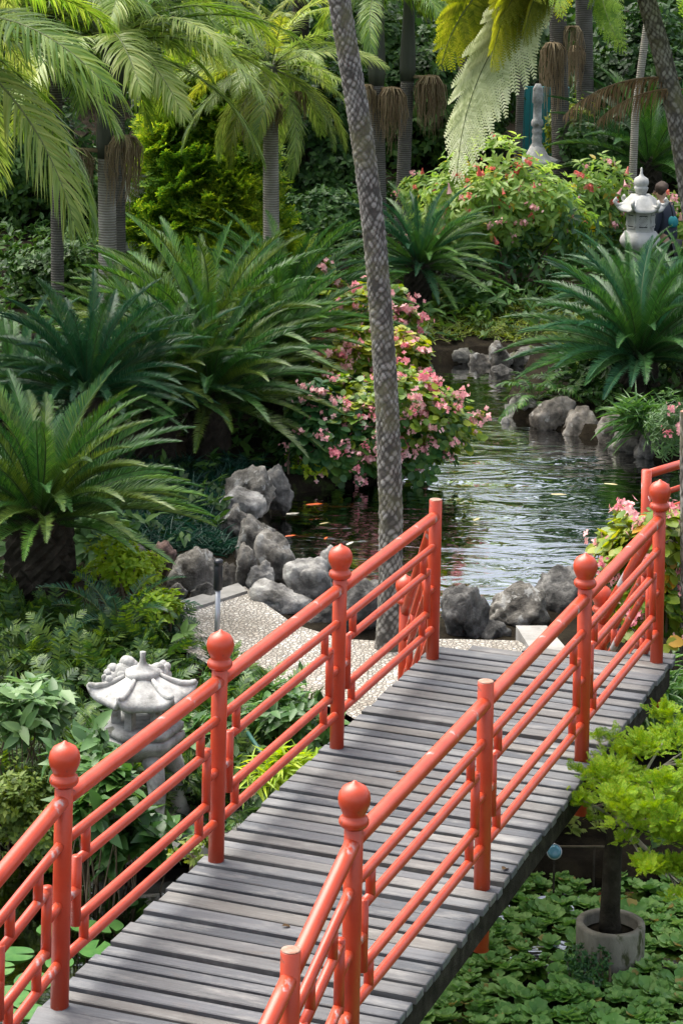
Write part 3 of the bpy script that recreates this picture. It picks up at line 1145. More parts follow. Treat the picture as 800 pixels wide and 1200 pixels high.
# ------------------------------------------------------------------ the railing of the next bridge, cut by the frame at the right
hr = thing('red_handrail', 'short stretch of red pipe railing behind the grey post at the pond edge', 'railing', atd(757, 556, 18.6))
o0 = hr.location
dirv = (atd(800, 543, 19.2) - o0)


def hp(s, dz):
    return dirv * s + Vector((0, 0, dz))


gg = G()
G().tube([hp(0, 0), hp(.5, 0), hp(1.2, 0), hp(2.6, 0)], .033, 14).build('handrail', M['red_paint'], hr)
G().tube([hp(.55, -.18), hp(1.2, -.18), hp(2.6, -.18)], .021, 12).build('rail', M['red_paint'], hr)
G().tube([hp(.55, -.31), hp(1.2, -.31), hp(2.6, -.31)], .021, 12).build('rail', M['red_paint'], hr)
for s, top in ((0.0, .033), (2.6, .1)):
    p = hp(s, 0)
    zb = gz(o0.x + p.x, o0.y + p.y) - (o0.z)
    G().tube([Vector((p.x, p.y, zb - .1)), Vector((p.x, p.y, p.z + top))], .038, 16).build('post', M['red_paint'], hr)
G().tube([hp(.55, -.12), hp(.55, -.34)], .021, 12).build('upright', M['red_paint'], hr)
# ------------------------------------------------------------------ rocks
def rock_mesh(name, size, mat, seed, planes=12, flat=None, sub=4):
    r = np.random.default_rng(seed)
    bm = bmesh.new()
    bmesh.ops.create_icosphere(bm, subdivisions=sub, radius=1)
    d = np.array([v.co[:] for v in bm.verts])
    n = unit(r.normal(size=(planes, 3)))
    h = r.uniform(.58, .95, planes)
    if flat:
        n = np.vstack([n, [[r.normal(0, .12), r.normal(0, .12), 1]]])
        h = np.append(h, flat)
    dot = d @ n.T
    rad = np.where(dot > .05, h / np.maximum(dot, .05), 9)
    k = 26.0
    rr = -np.log(np.exp(-k * np.minimum(rad, 3)).sum(1) + math.exp(-k * 1.05)) / k
    from mathutils import noise
    off = Vector(r.uniform(-50, 50, 3))
    v = d * rr[:, None]
    nz = np.array([noise.fractal(Vector(p) * 2.2 + off, .9, 2.0, 5) for p in v])
    nz2 = np.array([abs(noise.noise(Vector(p) * 4.5 + off)) for p in v])
    nz3 = np.array([abs(noise.noise(Vector(p) * 2.0 - off)) for p in v])
    v = v * (1 + .15 * nz - .16 * nz2 - .14 * np.exp(-(nz3 / .05) ** 2))[:, None]
    lo, hi = v.min(0), v.max(0)
    v = (v - (lo + hi) / 2) / (hi - lo) * np.array(size)
    v[:, 2] += size[2] * .5
    for b, p in zip(bm.verts, v):
        b.co = p
    me = bpy.data.meshes.new(name)
    bm.to_mesh(me)
    bm.free()
    me.materials.append(mat)
    for p in me.polygons:
        p.use_smooth = True
    return me


def rock(cx, by, wpx, hpx, zb, mat, seed, label, group, name='boulder', flat=None, rz=None, dscale=.8, fwd=0.0, hs=.86):
    p = atz(cx, by, zb)
    p.y += fwd
    k = p.y / F
    w, h = wpx * k, hpx * k * hs
    me = rock_mesh(name, (w, w * dscale, h + .12), M[mat], seed, flat=flat)
    o = put(name, me, None, (p.x, p.y + w * dscale * .4, p.z - .12), (0, 0, rz if rz is not None else 0))
    return tag(o, label, 'rock', group)


GR1, GR2, GR3, GR4 = 'boulders beside the pebble path', 'boulders along the near pond edge', 'rocks along the far right bank', 'rocks at the far end of the pond'
rock(190, 664, 34, 32, -.55, 'rock_red', 11, 'round reddish boulder between two darker grey ones left of the path', GR1)
rock(157, 668, 44, 36, -.6, 'rock_dark', 12, 'dark grey boulder directly left of the reddish round one', GR1)
rock(225, 694, 62, 56, -.62, 'rock_grey', 13, 'big cracked grey boulder right of the reddish one behind the kerb', GR1)
rock(240, 702, 46, 26, -.62, 'rock_dark', 15, 'low flat dark rock at the kerb below the big cracked boulder', GR1, fwd=-.1)
rock(266, 692, 32, 36, -.62, 'rock_grey', 16, 'upright grey rock just behind the short black topped bollard', GR1)
rock(205, 704, 30, 22, -.64, 'rock_grey', 17, 'small grey rock between the kerb and the lime green plant', GR1)
rock(290, 598, 66, 56, -.62, 'rock_grey', 21, 'tall pointed grey boulder at the back of the pond-edge rock pile', GR2)
rock(322, 592, 44, 52, -.62, 'rock_dark', 22, 'dark smooth boulder tucked behind the tall pointed one by the pond', GR2)
rock(283, 606, 58, 32, -.6, 'rock_pale', 23, 'flat pale-topped boulder below the tall pointed one', GR2, flat=.5)
rock(277, 632, 52, 44, -.6, 'rock_grey', 24, 'grey boulder under the flat pale-topped one on the inner side', GR2)
rock(300, 655, 52, 56, -.62, 'rock_grey', 25, 'rounded grey boulder in the middle of the pond-edge pile', GR2)
rock(322, 682, 52, 66, -.6, 'rock_grey', 26, 'blocky upright boulder with a flat top beside the koi', GR2, flat=.62)
rock(290, 692, 34, 62, -.62, 'rock_grey', 27, 'narrow leaning rock at the corner of the pebble path', GR2)
rock(305, 690, 34, 40, -.62, 'rock_pale', 28, 'small pale rock in front of the blocky upright boulder', GR2, fwd=-.1)
rock(328, 722, 76, 40, -.66, 'rock_pale', 29, 'low broad stone lining the path below the blocky boulder', GR2)
rock(360, 708, 60, 58, -.64, 'rock_pale', 30, 'pale boulder with an overhanging lip beside the second finial post', GR2)
rock(388, 690, 38, 56, -.66, 'rock_pale', 31, 'pale rock half hidden behind the red finial post', GR2)
rock(375, 734, 50, 34, -.66, 'rock_dark', 32, 'dark rock at the path edge behind the slanted handrail', GR2)
rock(424, 746, 66, 74, -.66, 'rock_dark', 33, 'large dark boulder behind the scaly palm trunk', GR2)
rock(545, 752, 60, 72, -.66, 'rock_dark', 34, 'dark rounded boulder right of the capless end post', GR2)
rock(606, 738, 82, 52, -.66, 'rock_grey', 35, 'broad faceted grey boulder between two dark ones at the pond edge', GR2)
rock(656, 722, 62, 60, -.66, 'rock_dark', 36, 'dark lichen-spotted boulder right of the broad faceted one', GR2)
rock(580, 752, 40, 24, -.66, 'rock_dark', 37, 'small low dark rock wedged below the broad faceted boulder', GR2)
rock(612, 496, 45, 37, -.8, 'rock_pale', 41, 'pale rock at the left tip of the cycad bank', GR3)
rock(648, 510, 57, 50, -.8, 'rock_brown', 42, 'brownish rock under the right cycad fronds, second along the bank', GR3)
rock(681, 518, 47, 45, -.8, 'rock_brown', 43, 'rounded brown boulder with a smooth face, third along the bank', GR3)
rock(718, 526, 42, 47, -.8, 'rock_brown', 44, 'upright brown rock left of the mossy bank boulder', GR3)
rock(740, 538, 55, 50, -.8, 'rock_moss', 45, 'mossy grey boulder right of the upright brown rock', GR3)
rock(768, 544, 50, 50, -.8, 'rock_dark', 46, 'dark rock under the grassy bank at the pond corner', GR3)
rock(591, 500, 15, 13, -.78, 'rock_pale', 47, 'small round cream stone sitting in the water off the bank', GR3)
rock(540, 432, 42, 26, -.8, 'rock_moss', 51, 'mossy pale rock leftmost along the far end of the pond', GR4)
rock(567, 434, 40, 23, -.8, 'rock_grey', 52, 'dome-shaped grey rock at the far water edge', GR4)
rock(587, 428, 30, 32, -.72, 'rock_grey', 53, 'upright mottled rock standing above the dome-shaped one', GR4)
rock(612, 430, 52, 25, -.75, 'rock_moss', 54, 'long mossy rock at the right of the far pond end', GR4)
rock(588, 440, 32, 14, -.8, 'rock_dark', 56, 'low dark rock at the waterline below the upright mottled one', GR4)

# ------------------------------------------------------------------ feather-leaved plants
def frond_set(key, mats, n_var, fn):
    """n_var meshes per elevation class; fn(e0, seed) -> G"""
    out = {}
    for e in (82, 64, 46, 28, 8, -14):
        out[e] = [fn(e, 100 * i + e + 50).mesh(key, mats) for i in range(n_var)]
    return out


def cyc(mat, L=1.5):
    return frond_set('cycad_frond', [M[mat], M['rachis_dark']], 2,
                     lambda e, s: pinnate(L=L, pairs=118, leaf=.165 * L / 1.4, w=.0088, e0=e, bend=50 if e > 40 else 44 if e > 20 else 34, ang=(60, 24), vee=38, droop=.1,
                                          pet=.07, seed=s, segs=2, rw=.011, jit=.06))


CYC = {k: cyc(k) for k in ('cycad', 'cycad_blue', 'cycad_bright', 'cycad_olive')}


def crown(parent, sets, n, r, emax=84, emin=-12, scl=(.85, 1.1), az0=None, keep=None, name='frond', z=0.0, rad=.06, tilt=.12):
    keys = np.array(sorted(sets[0].keys()))
    for i in range(n):
        f = (i + .5) / n
        e = emax + (emin - emax) * f ** .85 + r.normal(0, 5)
        a = i * 2.39996 + r.normal(0, .15) + (az0 or 0)
        if keep and not keep(a % (2 * math.pi), e):
            continue
        s = sets[int(r.integers(len(sets)))]
        k = int(keys[np.argmin(abs(keys - e))])
        me = s[k][int(r.integers(len(s[k])))]
        de = R(e - k)
        sc_ = r.uniform(*scl)
        o = put(name, me, parent, (rad * math.cos(a), rad * math.sin(a), z - .1 * f), (r.normal(0, tilt), -de, a), sc_)


def cycad(px, py, d, n, sets, seed, label, scl=(.85, 1.1), tr=.16, emin=-14, group='cycads around the pond', name='cycad', base_z_=None, leanfix=0):
    c = atd(px, py, d)
    zb = gz(c.x, c.y) - .05 if base_z_ is None else base_z_
    t = thing(name, label, 'cycad', (c.x, c.y, zb), 0, group)
    h = max(.15, c.z - zb)
    r = np.random.default_rng(seed)
    g = G()
    rows, sg = int(max(6, h / .035)), 30
    zz = np.linspace(-.1, h + .06, rows)
    for i, z in enumerate(zz):
        pass
    th = np.linspace(0, 2 * np.pi, sg, endpoint=False)
    v = []
    for i, z in enumerate(zz):
        f = i / (rows - 1)
        rr = tr * (1.1 - .12 * f + .1 * math.sin(f * 3)) * (1 + .12 * ((i + np.arange(sg)) % 2) + r.normal(0, .03, sg)) * (1 if f < .93 else .75)
        v.append(np.stack([rr * np.cos(th), rr * np.sin(th), np.full(sg, z)], 1))
    q = [(i * sg + j, i * sg + (j + 1) % sg, (i + 1) * sg + (j + 1) % sg, (i + 1) * sg + j) for i in range(rows - 1) for j in range(sg)]
    vv = np.concatenate(v + [np.array([[0, 0, h + .1]])])
    tt = [((rows - 1) * sg + j, (rows - 1) * sg + (j + 1) % sg, rows * sg) for j in range(sg)]
    g.add(vv, q, tt)
    g.build('trunk', M['bark_dark'], t, False)
    crown(t, sets, n, r, emin=emin, scl=scl, z=h)
    return t


cycad(48, 600, 17.6, 98, [CYC['cycad_bright'], CYC['cycad_olive'], CYC['cycad']], 1, 'front cycad with a thick black trunk beside the soft ferns', scl=(.66, .84), tr=.2, emin=12)
cycad(102, 455, 21.2, 96, [CYC['cycad_blue'], CYC['cycad_blue'], CYC['cycad']], 2, 'bluish cycad behind the black-trunked front one', scl=(.62, .78), emin=10)
cycad(240, 415, 23.4, 98, [CYC['cycad_bright'], CYC['cycad_bright'], CYC['cycad_olive']], 3, 'tall bright green cycad at the top of the left clump', scl=(.85, 1.08), emin=10)
cycad(246, 462, 22.2, 98, [CYC['cycad'], CYC['cycad_olive']], 4, 'dark arching cycad leaning its fronds over the pond-edge boulders', scl=(.66, .86), emin=8)
cycad(160, 405, 24.6, 84, [CYC['cycad_bright'], CYC['cycad_olive']], 15, 'cycad between the bluish one and the tall bright one', scl=(.66, .82), emin=12)
cycad(182, 455, 22.0, 80, [CYC['cycad'], CYC['cycad_blue'], CYC['cycad_olive']], 16, 'low dark cycad squeezed between the bluish one and the dark arching one', scl=(.58, .74), emin=10)
cycad(322, 418, 23.6, 84, [CYC['cycad'], CYC['cycad_bright']], 17, 'cycad whose fronds reach the begonias behind the scaly palm', scl=(.62, .8), emin=10)
cycad(335, 368, 25.2, 90, [CYC['cycad_bright'], CYC['cycad']], 5, 'light green cycad between the ringed palm and the scaly palm', scl=(.72, .88), emin=0)
cycad(15, 470, 22.5, 64, [CYC['cycad'], CYC['cycad_blue']], 6, 'dark cycad at the left edge behind the front cycad', scl=(.6, .75), emin=10)
cycad(748, 412, 25.2, 98, [CYC['cycad'], CYC['cycad'], CYC['cycad_blue']], 7, 'large dark cycad over the brown bank rocks at the right', scl=(.82, .98), emin=6)
cycad(738, 350, 27.8, 66, [CYC['cycad'], CYC['cycad_blue']], 8, 'cycad in front of the white stone lantern', scl=(.55, .7), emin=5)
cycad(806, 380, 26.8, 70, [CYC['cycad'], CYC['cycad_bright']], 9, 'cycad at the right edge below the bending visitor', scl=(.66, .8), emin=-5)
cycad(492, 306, 29.5, 70, [CYC['cycad_blue'], CYC['cycad_bright']], 10, 'spreading pale cycad below the dark palm trunks at the back', scl=(.62, .8), emin=-4)
cycad(760, 190, 36.0, 46, [CYC['cycad_bright'], CYC['cycad']], 13, 'cycad behind the finial of the white lantern', scl=(.9, 1.2), emin=0)
SMALL = frond_set('cycad_frond', [M['cycad_blue'], M['rachis']], 1,
                  lambda e, s: pinnate(L=.55, pairs=34, leaf=.09, w=.008, e0=e, bend=70, ang=(72, 30), vee=25, pet=.08, seed=s, segs=2, rw=.006))
t_small = cycad(140, 728, 16.9, 16, [SMALL], 21, 'small young cycad beside the lime green plant', scl=(.9, 1.15), tr=.05, emin=15)
# bright sword ferns over the water below the right cycad
SWORD = frond_set('fern_frond', [M['cycad_bright'], M['rachis']], 2,
                  lambda e, s: pinnate(L=.6, pairs=26, leaf=.12, w=.017, e0=e, bend=95, ang=(80, 45), vee=0, droop=.3, pet=.15, seed=s, segs=3, rw=.006))
for px, py, d, n, lab, sd in ((628, 462, 24.9, 13, 'arching fern leaning over the water left of the dark cycad', 31),
                              (668, 462, 25.0, 10, 'fern under the dark cycad just above the bank rocks', 32)):
    c = atd(px, py, d)
    t = thing('bank_fern', lab, 'fern', (c.x, c.y, gz(c.x, c.y)), 0, 'ferns on the pond bank')
    crown(t, [SWORD], n, np.random.default_rng(sd), emin=25, scl=(.6, .95), z=max(0.05, c.z - gz(c.x, c.y)), rad=.03)

# ------------------------------------------------------------------ palms
PALM = {k: frond_set('palm_frond', [M[k], M['rachis']], 2,
                     lambda e, s: pinnate(L=2.3, pairs=84, leaf=.47, w=.021, e0=e, bend=88 if e > 40 else 66, ang=(60, 28), vee=14, droop=.38, pet=.1, seed=s,
                                          segs=4, rw=.018, jit=.09, twist=.25))
        for k in ('palm', 'palm_light', 'palm_yellow')}


def strands(g, r, n, L, spread, top=(0, 0, 0)):
    """A hanging brown fruit stalk: branches that arch out, then strings that hang."""
    for i in range(n):
        a = r.uniform(0, 2 * np.pi)
        s = spread * math.sqrt(r.uniform(0.02, 1))
        l = L * r.uniform(.25, 1.15) * (1.15 - .5 * s / spread)
        p0 = np.array(top)
        p1 = p0 + np.array([math.cos(a) * s * .6, math.sin(a) * s * .6, .03 - s * .15])
        p2 = p0 + np.array([math.cos(a) * s, math.sin(a) * s, -s * .5])
        p3 = p2 + np.array([r.normal(0, .025), r.normal(0, .025), -l * .5])
        p4 = p2 + np.array([r.normal(0, .03), r.normal(0, .03), -l])
        if i % 3 == 0:
            g.tube([p0, p1, p2], [.014, .01, .006], 4, 0, False)
        g.tube([p2, p3, p4], [.006, .005, .002], 3, 0, False)


def palm(name, label, pts, d, rad, n, sets, seed, trunk='palm_ring', shaft=.8, fruit=(), scl=(.9, 1.1), emin=-20, group='feather palms', crown_z=0.0, cat='palm',
         dead=0, az0=None, keep=None, emax=84):
    """pts: photo pixels of the trunk from the ground up; fruit: (dx, dz_top, length, spread, n) about the crown base."""
    W = [atd(x, y, d) for x, y in pts]
    zb = gz(W[0].x, W[0].y) - .1
    if W[0].z > zb:
        W.insert(0, Vector((W[0].x, W[0].y, zb)))
    base = W[0].copy()
    t = thing(name, label, cat, base, 0, group)
    L = [p - base for p in W]
    dense = []
    for a, b in zip(L[:-1], L[1:]):
        k = max(2, int((b - a).length / .1))
        dense += [a.lerp(b, i / k) for i in range(k)]
    dense.append(L[-1])
    nn = len(dense)
    G().tube(dense, [rad * (1.25 - .25 * min(1, i / 6)) * (1 - .1 * i / nn) for i in range(nn)], 20).build('trunk', M[trunk], t)
    top = L[-1]
    if shaft:
        sp = [top + Vector((0, 0, shaft * k / 8)) for k in range(9)]
        G().tube(sp, [rad * .95, rad * 1.12, rad * 1.08, rad, rad * .9, rad * .82, rad * .75, rad * .68, rad * .5], 18).build('crownshaft', M['palm_smooth'], t)
    r = np.random.default_rng(seed)
    crown(t, sets, n, r, emin=emin, emax=emax, scl=scl, z=top.z + shaft, rad=.05, tilt=.2, az0=az0, keep=keep)
    # crown() places about the thing's axis: shift the fronds over to the trunk's top
    for ch in t.children:
        if ch.name.startswith('frond'):
            ch.location.x += top.x
            ch.location.y += top.y
    for (dx, dy, dz, ln, sp_, k) in fruit:
        g = G()
        strands(g, r, k, ln, sp_)
        c = top + Vector((dx, dy, dz))
        g.tube([Vector((-dx * .8, -dy * .8, -.02)), Vector((0, 0, 0))], [.03, .016], 5)
        g.build('fruit_stalk', M['strand'], t, True, c)
    return t


PG = 'feather palms in the garden'
palm('feather_palm', 'ringed grey palm trunk carrying brown fruit stalks at the upper left', [(127, 352), (125, 185)], 27.0, .105, 36,
     [PALM['palm_light'], PALM['palm']], 41, shaft=1.3, fruit=[(-.32, -.12, .1, .45, .22, 90), (.2, -.14, .25, .75, .22, 130)], group=PG, emin=2, scl=(.85, 1.05))
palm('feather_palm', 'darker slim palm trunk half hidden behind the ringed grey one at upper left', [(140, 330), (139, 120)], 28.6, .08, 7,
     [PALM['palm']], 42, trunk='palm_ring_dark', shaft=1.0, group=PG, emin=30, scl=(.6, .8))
palm('feather_palm', 'pale ringed palm trunk with yellow drooping crown above the conifer', [(318, 300), (317, 128)], 29.5, .1, 34,
     [PALM['palm_yellow'], PALM['palm_light']], 43, shaft=.55, fruit=[(-.22, -.1, .12, .55, .14, 80), (.06, -.16, .06, .3, .12, 60), (.33, -.06, .2, .35, .12, 50)], group=PG, emin=-40,
     scl=(.5, .64))
palm('feather_palm', 'palm whose trunk stands off at the left, big fronds hanging into the corner', [(-95, 420), (-92, 110)], 21.0, .1, 36,
     [PALM['palm'], PALM['palm_light']], 44, shaft=.6, group=PG, emin=-22, scl=(.85, 1.1))
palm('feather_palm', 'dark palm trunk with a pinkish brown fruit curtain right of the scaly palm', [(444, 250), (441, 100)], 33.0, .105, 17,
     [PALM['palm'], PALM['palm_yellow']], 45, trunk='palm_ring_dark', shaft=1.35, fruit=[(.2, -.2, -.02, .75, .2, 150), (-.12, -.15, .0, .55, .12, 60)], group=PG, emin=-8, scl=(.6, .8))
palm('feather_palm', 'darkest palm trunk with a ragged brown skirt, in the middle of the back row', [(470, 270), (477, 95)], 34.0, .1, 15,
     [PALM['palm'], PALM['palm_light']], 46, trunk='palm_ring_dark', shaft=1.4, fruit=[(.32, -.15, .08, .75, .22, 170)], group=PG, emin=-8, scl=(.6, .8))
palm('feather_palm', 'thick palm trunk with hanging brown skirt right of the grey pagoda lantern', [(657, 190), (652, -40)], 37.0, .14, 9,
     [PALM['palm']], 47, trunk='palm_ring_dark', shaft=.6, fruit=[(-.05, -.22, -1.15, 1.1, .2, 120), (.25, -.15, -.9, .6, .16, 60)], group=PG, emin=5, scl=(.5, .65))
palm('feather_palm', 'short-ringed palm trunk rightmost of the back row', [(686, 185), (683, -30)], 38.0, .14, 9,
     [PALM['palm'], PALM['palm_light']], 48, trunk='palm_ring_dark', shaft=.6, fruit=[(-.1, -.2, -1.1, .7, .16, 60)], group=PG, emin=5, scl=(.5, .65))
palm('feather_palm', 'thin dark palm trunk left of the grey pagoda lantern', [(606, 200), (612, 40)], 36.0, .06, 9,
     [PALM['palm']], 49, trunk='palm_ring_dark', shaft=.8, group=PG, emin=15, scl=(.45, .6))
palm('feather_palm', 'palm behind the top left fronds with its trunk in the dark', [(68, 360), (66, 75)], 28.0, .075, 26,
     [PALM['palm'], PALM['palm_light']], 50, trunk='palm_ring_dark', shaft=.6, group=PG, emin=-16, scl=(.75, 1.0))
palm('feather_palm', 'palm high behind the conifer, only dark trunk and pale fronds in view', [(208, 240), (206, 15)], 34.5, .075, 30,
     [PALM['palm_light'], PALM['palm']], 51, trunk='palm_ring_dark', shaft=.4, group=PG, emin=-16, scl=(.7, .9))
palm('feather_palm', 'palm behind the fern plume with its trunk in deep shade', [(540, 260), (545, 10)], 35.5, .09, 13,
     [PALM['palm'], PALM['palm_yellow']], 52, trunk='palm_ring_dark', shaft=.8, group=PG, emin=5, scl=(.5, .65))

# foreground palm with a scaly trunk
def scaly(name, label, pts, d, rad, mat, seed, nd=11, row=.031, group=None, cat='palm', fine=64, crown_n=0, sets=None, dep=.12):
    W = [atd(x, y, d) for x, y in pts]
    base = W[0].copy()
    base.z = min(base.z, gz(base.x, base.y) + .02)
    W[0] = base.copy()
    t = thing(name, label, cat, base, 0, group)
    A = np.array([tuple(p - base) for p in W])
    cum = np.concatenate([[0], np.cumsum(np.linalg.norm(np.diff(A, axis=0), axis=1))])
    # smooth centre line
    m = int(cum[-1] / .0115)
    u = np.linspace(0, cum[-1], m)
    line = np.stack([np.interp(u, cum, A[:, k]) for k in range(3)], 1)
    ker = np.hanning(61)
    ker /= ker.sum()
    for k in (0, 1):
        pad = np.pad(line[:, k], 30, mode='reflect', reflect_type='odd')
        line[:, k] = np.convolve(pad, ker, 'valid')
    th = np.linspace(0, 2 * np.pi, fine, endpoint=False)
    r = np.random.default_rng(seed)
    aa, uu = np.meshgrid(th, u)
    x = aa / (2 * np.pi) * nd
    yv = uu / row + .35 * np.sin(aa * 2 + uu * 1.3) + .5 * np.sin(uu * 3.1) + .4 * np.sin(aa * 3 - uu * 4.3)
    x = x + .22 * np.sin(uu * 5.1 + aa) + .2 * np.sin(uu * 11.7 - 2 * aa) + .16 * np.sin(uu * 23.0 + 3 * aa)
    p, q = (x + yv * .5), (yv * .5 - x)
    fp, fq = np.abs(p - np.round(p)) * 2, np.abs(q - np.round(q)) * 2
    scar = np.clip(1.3 - 1.5 * (.5 * np.maximum(fp, fq) + .5 * np.hypot(fp, fq) / 1.2) ** 1.8, 0, 1)
    cell = np.sin(np.round(p) * 12.9898 + np.round(q) * 78.233) * 43758.5453
    cell = cell - np.floor(cell)
    height = scar * (.45 + .8 * cell)
    lo = np.clip(.35 + .65 * np.minimum(1, uu / 1.2), 0, 1)
    rr = (rad * (1.1 - .12 * np.clip(uu / cum[-1], 0, 1)))[..., ] * (1 + dep * (height - .5) * lo + .02 * r.normal(size=aa.shape))
    rr *= 1 + .25 * np.exp(-uu / .12)
    V = np.stack([line[:, 0][:, None] + rr * np.cos(aa), line[:, 1][:, None] + rr * np.sin(aa), np.repeat(line[:, 2][:, None], fine, 1)], -1).reshape(-1, 3)
    idx_ = np.arange(m * fine).reshape(m, fine)
    nxt = np.roll(idx_, -1, 1)
    Q = np.stack([idx_[:-1], nxt[:-1], nxt[1:], idx_[1:]], -1).reshape(-1, 4)
    o = G().add(V, Q).build('trunk', M[mat], t)
    at = o.data.attributes.new('scar', 'FLOAT', 'POINT')
    at.data.foreach_set('value', (scar * (.15 + 1.1 * cell)).astype(np.float32).ravel())
    top = Vector(A[-1])
    if crown_n:
        crown(t, sets, crown_n, r, z=top.z, emin=-20, scl=(.9, 1.1), rad=.05, tilt=.2)
        for ch in t.children:
            if ch.name.startswith('frond'):
                ch.location.x += top.x
                ch.location.y += top.y
    return t


scaly('scaly_palm', 'slender foreground palm with a scaly grey trunk curving up past the pond', [(455, 758), (457, 700), (458, 600), (455, 520), (452, 450), (447, 380), (440, 290), (431, 210),
      (421, 140), (409, 70), (397, 0), (391, -60), (382, -170), (378, -300)], 16.9, .0745, 'palm_scar', 61, dep=.08)
t = scaly('tree_fern', 'leaning tree fern at the upper right with pale and yellow drooping fronds', [(860, 420), (803, 200), (790, 125), (775, 62), (757, 0), (742, -60), (736, -84)], 22.0, .088, 'palm_scar', 62,
          nd=11, row=.04, cat='tree fern', fine=48, dep=.06)
TF_TOP = atd(736, -84, 22.0) - t.location
FERN = {}
for k in ('fern_yellow', 'fern_pale', 'fern_green'):
    for e in (40, 15, -15):
        FERN[k, e] = bipinnate(L=2.5, e0=e, bend=105 if e > 0 else 85, seed=e + 60).mesh('fern_frond', [M[k], M['rachis_brown'] if k != 'fern_green' else M['rachis']])
FERN['plume'] = bipinnate(L=3.05, pairs=40, pin=.46, sub=22, e0=-22, bend=66, tau=68, seed=70, droop=.35, ang=(62, 40)).mesh('fern_frond', [M['fern_pale'], M['rachis']])
FERN['plume2'] = bipinnate(L=2.1, pairs=34, pin=.42, sub=22, e0=-5, bend=74, tau=50, seed=71, droop=.3, ang=(62, 40)).mesh('fern_frond', [M['fern_yellow'], M['rachis']])
put('frond', FERN['plume'], t, TF_TOP, (.15, 0, R(200)), 1.0)
put('frond', FERN['plume2'], t, TF_TOP, (.4, 0, R(176)), 1.0)
put('frond', FERN['plume2'], t, TF_TOP, (.2, 0, R(212)), .85)
put('frond', FERN['plume2'], t, TF_TOP, (.75, 0, R(190)), .92)
put('frond', FERN['plume2'], t, TF_TOP, (-.5, 0, R(222)), .7)
for az, ro, k in ((184, .5, 1.15), (206, .3, 1.05), (198, .9, .8), (226, .6, .7)):
    put('frond', FERN['plume2'] if az < 225 else FERN['fern_green', -15], t, TF_TOP, (ro, 0, R(az)), k)
# (azimuth in degrees, start elevation, material, scale, roll)
for a, e, k, s, ro in ((168, 15, 'fern_yellow', .95, -.2), (225, 15, 'fern_green', .75, .5), 
                       (150, 15, 'fern_yellow', 1.0, -.2), (130, 40, 'fern_yellow', 1.0, 0), (110, 15, 'fern_yellow', .8, 0), (290, 15, 'fern_green', .9, 0),
                       (320, 40, 'fern_green', 1.0, 0), (345, -15, 'fern_green', .9, 0), (10, 15, 'fern_yellow', 1.0, 0), (60, 15, 'fern_green', 1.0, 0), (90, 40, 'fern_green', 1.0, 0),
                       (205, 40, 'fern_yellow', .6, .3), (185, 40, 'fern_yellow', .7, .0)):
    put('frond', FERN[k, e], t, TF_TOP, (ro, 0, R(a)), s)
dead_me = pinnate(L=1.15, pairs=44, leaf=.16, w=.014, e0=5, bend=50, ang=(50, 30), vee=-30, droop=1.2, pet=.1, seed=5, segs=3, rw=.014).mesh('dead_frond', [M['dead_leaf'], M['rachis_brown']])
for px, py, a, ro, k in ((797, 92, 186, .2, 1.0), (800, 105, 205, -.2, .8)):
    put('dead_frond', dead_me, t, atd(px, py, 22.0) - t.location, (ro, 0, R(a)), k)

palm('slender_palm', 'thin pale leaning trunk just left of the white lantern finial', [(739, 250), (744, 130), (756, 40), (768, -40)], 33.4, .056, 9, [PALM['palm']], 63, shaft=.3,
     group=PG, emin=0, scl=(.7, .9))
# ------------------------------------------------------------------ leafy shrubs
def blob_points(r, n, size, lobes=9, inner=.55, low=-.35):
    """Points in an uneven, lobed crown of half-sizes size, denser near the outside; returns points and outward directions."""
    size = np.array(size)
    ld = unit(r.normal(size=(lobes, 3)) * [1, 1, .8] + [0, 0, .25])
    lr = r.uniform(.35, .55, lobes)
    c = ld * r.uniform(.45, .72, lobes)[:, None]
    k = r.integers(0, lobes, n)
    d = unit(r.normal(size=(n, 3)))
    rad = r.uniform(inner, 1, n) ** .7
    p = c[k] + d * (lr[k] * rad)[:, None]
    keep = p[:, 2] > low
    p, d, k = p[keep], d[keep], k[keep]
    out = unit(d * .7 + unit(p) * .5)
    return p * size, unit(out / size * size.mean())


def clusters(g, r, P, D, per, leaf, tpl, wide=1.0, spread=1.0, up=.45, jit=.2):
    n = len(P)
    pos = np.repeat(P, per, 0)
    ax = unit(np.repeat(D, per, 0) + [0, 0, up])
    # leaves radiate about the twig axis
    a = unit(np.cross(ax, r.normal(size=ax.shape)))
    d = unit(a * spread + ax * r.uniform(.1, .7, (len(ax), 1)))
    nr = unit(ax + r.normal(0, jit, ax.shape) + [0, 0, .4])
    s = leaf * r.uniform(.6, 1.15, len(pos))
    pos = pos + r.normal(0, leaf * .12, pos.shape)
    scatter(g, tpl, pos, d, nr, s, 0, wide)


def stems(r, P, n, base_r=.02, z0=-.05, spread=.1):
    g = G()
    pick = r.choice(len(P), min(n, len(P)), replace=False)
    for i in pick:
        p = P[i]
        b = np.array([r.normal(0, spread), r.normal(0, spread), z0])
        m = b * .45 + p * .55 + np.array([r.normal(0, .05), r.normal(0, .05), .1 * abs(p[2])])
        u = np.linspace(0, 1, 7)[:, None]
        g.tube((1 - u) ** 2 * b + 2 * u * (1 - u) * m + u ** 2 * p, np.linspace(base_r, base_r * .3, 7), 5)
    return g


